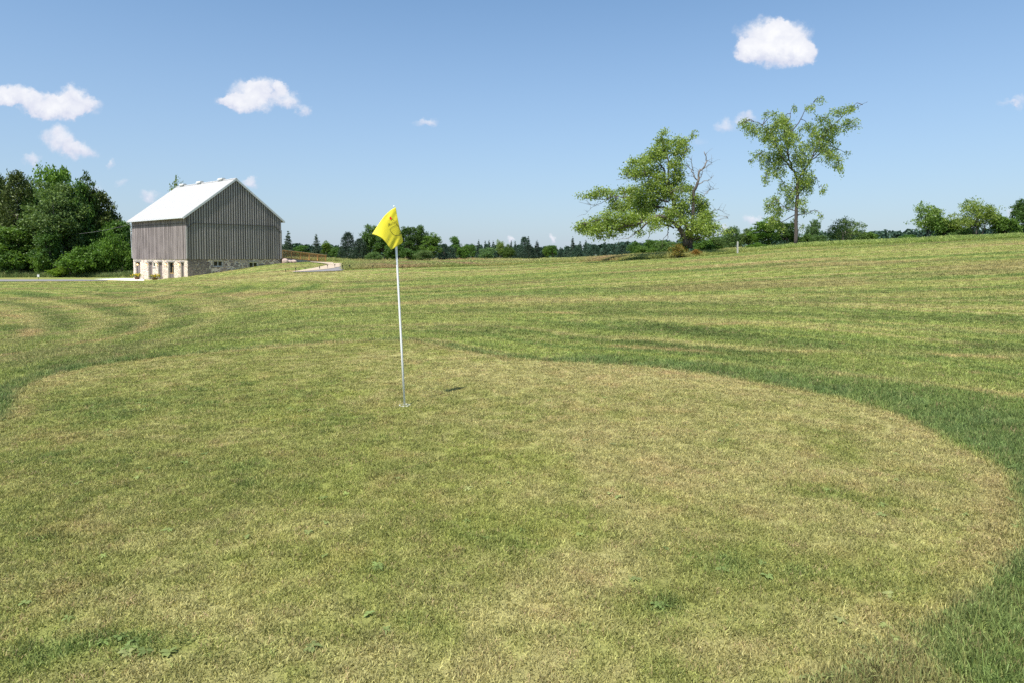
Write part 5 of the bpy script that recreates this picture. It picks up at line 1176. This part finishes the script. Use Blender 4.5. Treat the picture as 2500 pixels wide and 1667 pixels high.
# earth ramp under the railing leading to the barn's upper floor
k = MB(); n = 14
for i in range(n):
    s0, s1 = LN*i/n, LN*(i+1)/n; z0, z1 = ra.z+rz_(s0)+.03, ra.z+rz_(s1)+.03
    for (o0, dz0, o1, dz1) in ((-.5, -1.0, -.10, 0), (-.10, 0, 4.5, 0), (4.5, 0, 6, -1.2)):
        q = []
        for (s, z, o, dz) in ((s0, z0, o0, dz0), (s1, z1, o0, dz0), (s1, z1, o1, dz1), (s0, z0, o1, dz1)):
            p = D*s + Nn*o; q.append((ra.x+p.x, ra.y+p.y, z+dz))
        k.poly(q)
tag(k.build('ramp', noise_mat('ramp_earth', (.30,.25,.20), (.40,.34,.28), nscale=1.2, rough=.95, bump=.4), None, False), kind='structure')

# boulders under the railing
m_rock = noise_mat('pink_granite', (.42,.31,.27), (.56,.44,.39), nscale=2.2, rough=.9, bump=.5, c3=(.28,.22,.20), s3=5)
def boulder(px, py, Y, w, h, seed, label, squash=.7):
    p = at(px, py, Y); z = gz(p.x, Y)
    g2 = np.random.default_rng(seed); V = []; k = MB(); n, m = 18, 10
    ph = g2.normal(size=(7, 3)); pw = g2.random(7)*.6 + .75
    for i in range(m+1):
        a = math.pi*i/m
        for j in range(n):
            b = 2*math.pi*j/n; d = np.array((math.sin(a)*math.cos(b), math.sin(a)*math.sin(b), math.cos(a)))
            r = min(pw[q]/max(.25, float(d @ (ph[q]/np.linalg.norm(ph[q])))) if float(d @ ph[q]) > 0 else 9 for q in range(7)); r = min(r, 1.15)
            k.v.append((d[0]*r*w/2, d[1]*r*w/2*squash, d[2]*r*h/2 + h*.36))
    for i in range(m):
        for j in range(n): k.f.append((i*n+j, (i+1)*n+j, (i+1)*n+(j+1) % n, i*n+(j+1) % n)); k.m.append(0)
    o = k.build('boulder', m_rock); o.location = (p.x, Y, z); tag(o, label, 'boulder', 'boulders at the top of the ramp'); return o
boulder(695.5, 640, 88.6, .8, .7, 1, 'largest pale pink boulder, against the barn corner below the railing')
boulder(706.5, 640, 89.0, .6, .45, 2, 'shadowed middle boulder under the railing')
boulder(716.5, 639, 89.4, .75, .45, 3, 'low pale boulder farthest right under the railing')

# ------------------------------------------------------------------ pots of yellow flowers at the barn wall
m_pot = mat('brown_pot', (.16,.09,.05), .8); m_yel = leaf_mat('yellow_petals', (.62,.42,.02), (.85,.68,.06), .2); m_gl = M_LEAF['maple']
for i, (px, w, lab) in enumerate(((349, 1.0, 'brown pot of yellow flowers between the first and second barn doors'), (393.5, 1.15, 'wide pot of yellow flowers in front of the third barn door'))):
    la = ly_of(px); o3 = barn.matrix_basis @ Vector((-.75, la, -1.45)); pr = empty('flower_pot', o3, 0, lab, 'flower pot', 'flower pots by the barn wall')
    k = MB(); k.tube([(0,0,0),(0,0,.30),(0,0,.34),(0,0,.34)], [.22*w,.32*w,.35*w,.30*w], 14); k.build('pot', m_pot, pr)
    g3 = np.random.default_rng(i+50); n = 260; P = g3.normal(size=(n,3))*np.array((.26*w,.24*w,.12)) + np.array((0,0,.50)); V, Fc, lv = leaves(P, .12, g3, .7); link('foliage', np_mesh('foliage', V, Fc, m_gl, {'lv': lv}), pr)
    n = 150; P = g3.normal(size=(n,3))*np.array((.25*w,.22*w,.10)) + np.array((0,-.06,.58)); V, Fc, lv = leaves(P, .10, g3, .95); link('blossoms', np_mesh('blossoms', V, Fc, m_yel, {'lv': lv}), pr)

# ------------------------------------------------------------------ solar stake lights along the path
def stake(px, py, h, label):
    p = on_ground(px, py, 40); r = empty('stake_light', p, 0, label, 'path light', 'stake lights along the gravel path')
    k = MB(); k.tube([(0,0,-.05),(0,0,h*.7)], .022, 6); k.build('stake', m_black, r)
    k = MB(); k.tube([(0,0,h*.66),(0,0,h*.70),(0,0,h*.93)], [.03,.055,.055], 8); k.build('lens', m_dark, r)
    k = MB(); k.tube([(0,0,h*.93),(0,0,h*.95),(0,0,h)], [.10,.10,.03], 8); k.build('cap', m_black, r)
for (px, py, h, lab) in ((697.5,665.5,.30,'leftmost path light, on the mown slope below the barn corner'),(721.8,664.5,.40,'path light at the lower tip of the gravel path, second from the left'),(745,660.2,.28,'third path light from the left, on the gravel edge'),(780.3,659,.30,'fourth path light from the left, on the pale gravel'),(799.5,656,.36,'path light near the tip of the grass tongue'),(817.5,654.8,.42,'path light alone in the middle of the pale gravel'),(836,651.5,.40,'rear one of two path lights standing in line at the path bend'),(836.5,661,.55,'tallest path light, front one at the path bend'),(851,647.8,.36,'path light on the far asphalt edge'),(853,659.5,.50,'path light on the near right edge of the asphalt'),(875.5,649.6,.36,'path light in the tall grass tip right of the asphalt'),(889,650.2,.40,'path light in the tall grass, second right of the asphalt'),(910.5,659.8,.40,'path light in front of the tall grass left of the flagstick'),(982,657.5,.30,'rightmost path light, just right of the flagstick in front of the tall grass')):
    stake(px, py, h, lab)

# small white square sign by the cart path
p = on_ground(93.7, 683.0, 60); r = empty('small_sign', p, 0, 'tiny white square sign on a stake between the cart path and dark wood', 'sign')
k = MB(); k.box(-.14, .14, -.015, .0, .32, .62); k.build('sign_board', m_white, r); k = MB(); k.box(-.02, .02, .003, .03, -.1, .5); k.build('stake', m_black, r)
# black bin lid like mound beside sign is a low dark culvert end
# pale post on the crest
p = at(1800.5, 619, 61.0); r = empty('fence_post', (p.x, 61.0, gz(p.x, 61.0)), 0, 'weathered pale grey square post standing on the mown edge between the two lone trees', 'post')
zt = at(1800, 590.3, 61).z - r.location.z; k = MB(); k.hexa([(-.06,-.06,-.2),(.06,-.06,-.2),(.06,.06,-.2),(-.06,.06,-.2),(-.052,-.055,zt),(.056,-.055,zt-.02),(.056,.055,zt-.02),(-.052,.055,zt)])
k.build('post', noise_mat('pale_post', (.36,.345,.315), (.46,.445,.41), (3,3,.6), nscale=4, rough=.9, c3=(.40,.38,.35), s3=14), r)

# ------------------------------------------------------------------ flagstick on the green
FY = 7.29
base = at(988, 993, FY); base.z = gz(base.x, FY); topc = at(962.0, 504.8, FY)
fs = empty('golf_flagstick', base, 0, 'white golf flagstick standing in the hole with a yellow flag', 'flagstick')
m_pole = noise_mat('white_fibreglass', (.80,.80,.80), (.86,.86,.85), nscale=8, rough=.3, spec=.5); m_poleg = mat('grey_fibreglass', (.48,.55,.60), .35, spec=.5)
m_cup = mat('white_cup', (.78,.78,.75), .5)
ax = topc - base
def pp(t): return ax*t
k = MB()
k.tube([pp(-.05), pp(.3), pp(.6), pp(.7), pp(.985)], [.0112, .0112, .0112, .0112, .0105], 14)
k.build('pole', m_pole, fs, True)

k = MB(); k.ball(pp(1.0), .0095, 14); k.build('finial_ball', mat('finial', (.85,.85,.85), .35), fs, True)
k = MB(); k.tube([pp(.978), pp(.990)], .010, 12); k.build('finial_collar', m_black, fs)
k = MB(); n = 24
for i in range(n):
    a0, a1 = 2*math.pi*i/n, 2*math.pi*(i+1)/n
    for (r0, r1, z0, z1) in ((.054, .059, .004, .004), (.054, .054, .004, -.06), (.059, .059, .004, -.02)):
        k.poly([(r0*math.cos(a0), r0*math.sin(a0), z0), (r0*math.cos(a1), r0*math.sin(a1), z0), (r1*math.cos(a1), r1*math.sin(a1), z1), (r1*math.cos(a0), r1*math.sin(a0), z1)])
cup = k.build('hole_cup', m_cup, None, True); cup.location = base + Vector((0, 0, .003)); tag(cup, 'white rim of the hole cup around the foot of the flagstick', 'hole cup')
# cloth: a Coons patch between the four edges seen in the photograph, folded in depth
top_e = [(966,506.5),(957,511.5),(948.5,518),(938,528),(928.5,541.5),(918.5,556.5),(908.3,572.4)]
hoi_e = [(966,506.5),(969.5,526),(973,545),(976.5,560),(980.5,575),(983.5,585),(983,592.5)]
fly_e = [(908.3,572.4),(917,574.5),(927,578.5),(936,585.5),(942,592.5),(948.5,602),(955.3,610.8)]
bot_e = [(983,592.5),(978,596.5),(972,600),(967,603),(963,606),(959,608.5),(955.3,610.8)]
def ev(E, t):
    E = np.array(E, float); x = np.linspace(0, 1, len(E)); return np.array([np.interp(t, x, E[:, 0]), np.interp(t, x, E[:, 1])])
def smoothE(E):
    E = np.array(E, float); xs = np.linspace(0, 1, 61); o = np.array([[np.interp(q, np.linspace(0, 1, len(E)), E[:, c]) for c in (0, 1)] for q in xs])
    for _ in range(14): o[1:-1] = (o[:-2] + 2*o[1:-1] + o[2:])/4
    return o
top_e, hoi_e, fly_e, bot_e = map(smoothE, (top_e, hoi_e, fly_e, bot_e))
def flag_px(u, v):   # u hoist->fly, v top->bottom
    T, B, Lh, Rf = ev(top_e, u), ev(bot_e, u), ev(hoi_e, v), ev(fly_e, v)
    c = (1-u)*(1-v)*top_e[0] + u*(1-v)*top_e[-1] + (1-u)*v*bot_e[0] + u*v*bot_e[-1]
    return (1-v)*T + v*B + (1-u)*Lh + u*Rf - c
def fdepth(px, py):
    """depth of the cloth at an image point: hangs a little in front of the pole, folds rise toward the lower edge"""
    X = px-945.0; Yq = py-560.0
    w = 1/(1+math.exp(-(py-582)/6)); diag = X*.9 + Yq*.45
    d = -.03 - .0018*(py-506)/(1+math.exp((X-2)/9))
    d += .0055*math.sin(diag*.42 + 1.0)*w*(1/(1+math.exp(-(X-2)/6)))
    d += .05*(1/(1+math.exp(-(X - 26)/6)))
    d += .003*math.sin((X*.9 + Yq*.42)*.36)*math.exp(-((py-526)/13)**2)
    d += .035*math.exp(-((px-984)/7)**2)
    return d
def flag_pt(px, py, lift=0): return at(px, py, FY + fdepth(px, py) - lift) - base
NU, NV = 56, 48; k = MB()
for j in range(NV+1):
    for i in range(NU+1):
        q = flag_px(i/NU, j/NV); k.v.append(tuple(flag_pt(q[0], q[1])))
for j in range(NV):
    for i in range(NU): a = j*(NU+1)+i; k.f.append((a, a+1, a+NU+2, a+NU+1)); k.m.append(0)
m_flag = bpy.data.materials.new('yellow_nylon'); m_flag.use_nodes = True; t, b = nodes(m_flag); b.inputs['Base Color'].default_value = (.92, .83, .05, 1); b.inputs['Roughness'].default_value = .5; b.inputs['Specular IOR Level'].default_value = .5
b.inputs['Sheen Weight'].default_value = .5; b.inputs['Sheen Roughness'].default_value = .4
tr = N(t, 'ShaderNodeBsdfTranslucent'); tr.inputs[0].default_value = (.95, .82, .05, 1); ms = N(t, 'ShaderNodeMixShader'); ms.inputs[0].default_value = .38
t.links.new(b.outputs[0], ms.inputs[1]); t.links.new(tr.outputs[0], ms.inputs[2]); t.links.new(ms.outputs[0], t.nodes['Material Output'].inputs[0])
flag = k.build('flag', m_flag, fs, True)
md = flag.modifiers.new('thick', 'SOLIDIFY'); md.thickness = .0012; md.offset = 0
# printing on the cloth
def zp(x, y): return (900 + x/12.54, 495 + y/12.54)
def stroke(mb, pts, w):
    P = []
    for a, b_ in zip(pts[:-1], pts[1:]):
        n = max(1, int(math.hypot(b_[0]-a[0], b_[1]-a[1])/12))
        for q in range(n): P.append((a[0]+(b_[0]-a[0])*q/n, a[1]+(b_[1]-a[1])*q/n))
    P.append(pts[-1])
    for a, b_ in zip(P[:-1], P[1:]):
        dx, dy = b_[0]-a[0], b_[1]-a[1]; l = math.hypot(dx, dy) or 1; nx, ny = -dy/l*w/2, dx/l*w/2; ex, ey = dx/l*w*.3, dy/l*w*.3
        mb.poly([flag_pt(*zp(a[0]-ex+nx, a[1]-ey+ny), .004), flag_pt(*zp(b_[0]+ex+nx, b_[1]+ey+ny), .004), flag_pt(*zp(b_[0]+ex-nx, b_[1]+ey-ny), .004), flag_pt(*zp(a[0]-ex-nx, a[1]-ey-ny), .004)])
m_ink = mat('dark_green_ink', (.03, .05, .02), .6); m_red = mat('red_ink', (.75, .02, .02), .55)
k = MB(); stroke(k, [(838,708),(815,722),(740,752),(655,806),(656,842),(700,920),(762,985),(835,1022),(900,1012),(945,1003),(958,985),(968,945),(1000,930)], 10); stroke(k, [(1000,930),(990,890),(940,780),(898,716),(862,684),(838,708)], 8)
stroke(k, [(832,1026),(845,1012),(862,1028),(880,1014),(900,1026)], 9); stroke(k, [(955,1015),(962,960),(985,948),(1002,962)], 16); stroke(k, [(862,684),(850,668),(872,655),(880,690)], 9); stroke(k, [(852,640),(838,652)], 7); stroke(k, [(905,700),(920,740)], 9)
k.build('map_outline', m_ink, flag)
k = MB(); stroke(k, [(712,492),(768,548)], 7); k.build('emblem_pin', m_ink, flag)
k = MB(); k.poly([flag_pt(*zp(*p), .004) for p in ((660,428),(690,462),(712,490),(702,520),(680,545),(662,515),(632,482),(645,456))]); k.build('emblem_red_flag', m_red, flag)
# lettering, drawn as serif strokes along a rising baseline that bends with the cloth
GL = {'M': [[(0,0),(.12,1)],[(.12,1),(.45,.1)],[(.45,.1),(.85,1)],[(.85,1),(.95,0)],[(-.1,0),(.12,0)],[(.82,0),(1.08,0)],[(0,1),(.18,1)],[(.78,1),(.98,1)]],
 'A': [[(0,0),(.45,1)],[(.45,1),(.9,0)],[(.2,.35),(.7,.35)],[(-.08,0),(.12,0)],[(.78,0),(1,0)]], 'S': [[(.75,.85),(.4,1),(.1,.78),(.35,.52),(.7,.3),(.45,0),(.05,.15)]],
 'T': [[(.45,0),(.45,1)],[(0,1),(.9,1)],[(0,1),(0,.82)],[(.9,1),(.9,.82)],[(.28,0),(.62,0)]], 'E': [[(.1,0),(.1,1)],[(.0,1),(.75,1)],[(.1,.52),(.55,.52)],[(0,0),(.8,0)],[(.8,0),(.8,.18)],[(.75,1),(.75,.85)]],
 'R': [[(.1,0),(.1,1)],[(0,1),(.55,1),(.7,.76),(.5,.52),(.1,.52)],[(.4,.52),(.85,0)],[(-.02,0),(.22,0)]]}
k = MB(); word = 'MASTERS'; bx = [(622,708,40,62),(678,692,25,42),(712,672,24,42),(745,655,25,42),(782,638,24,42),(816,622,24,42),(852,606,20,42)]
for ch, (x, y, w, h) in zip(word, bx):
    an = R(-24 if ch != 'S' or x < 800 else -10); ca, sa = math.cos(an), math.sin(an)
    for st in GL[ch]:
        stroke(k, [(x + (p[0]*w)*ca - (-p[1]*h)*sa*1.0, y + (p[0]*w)*sa + (-p[1]*h)*ca) for p in st], 6.5 if ch != 'M' else 8)
stroke(k, [(622,708),(605,735),(590,720),(600,700)], 6)
k.build('lettering', m_ink, flag)
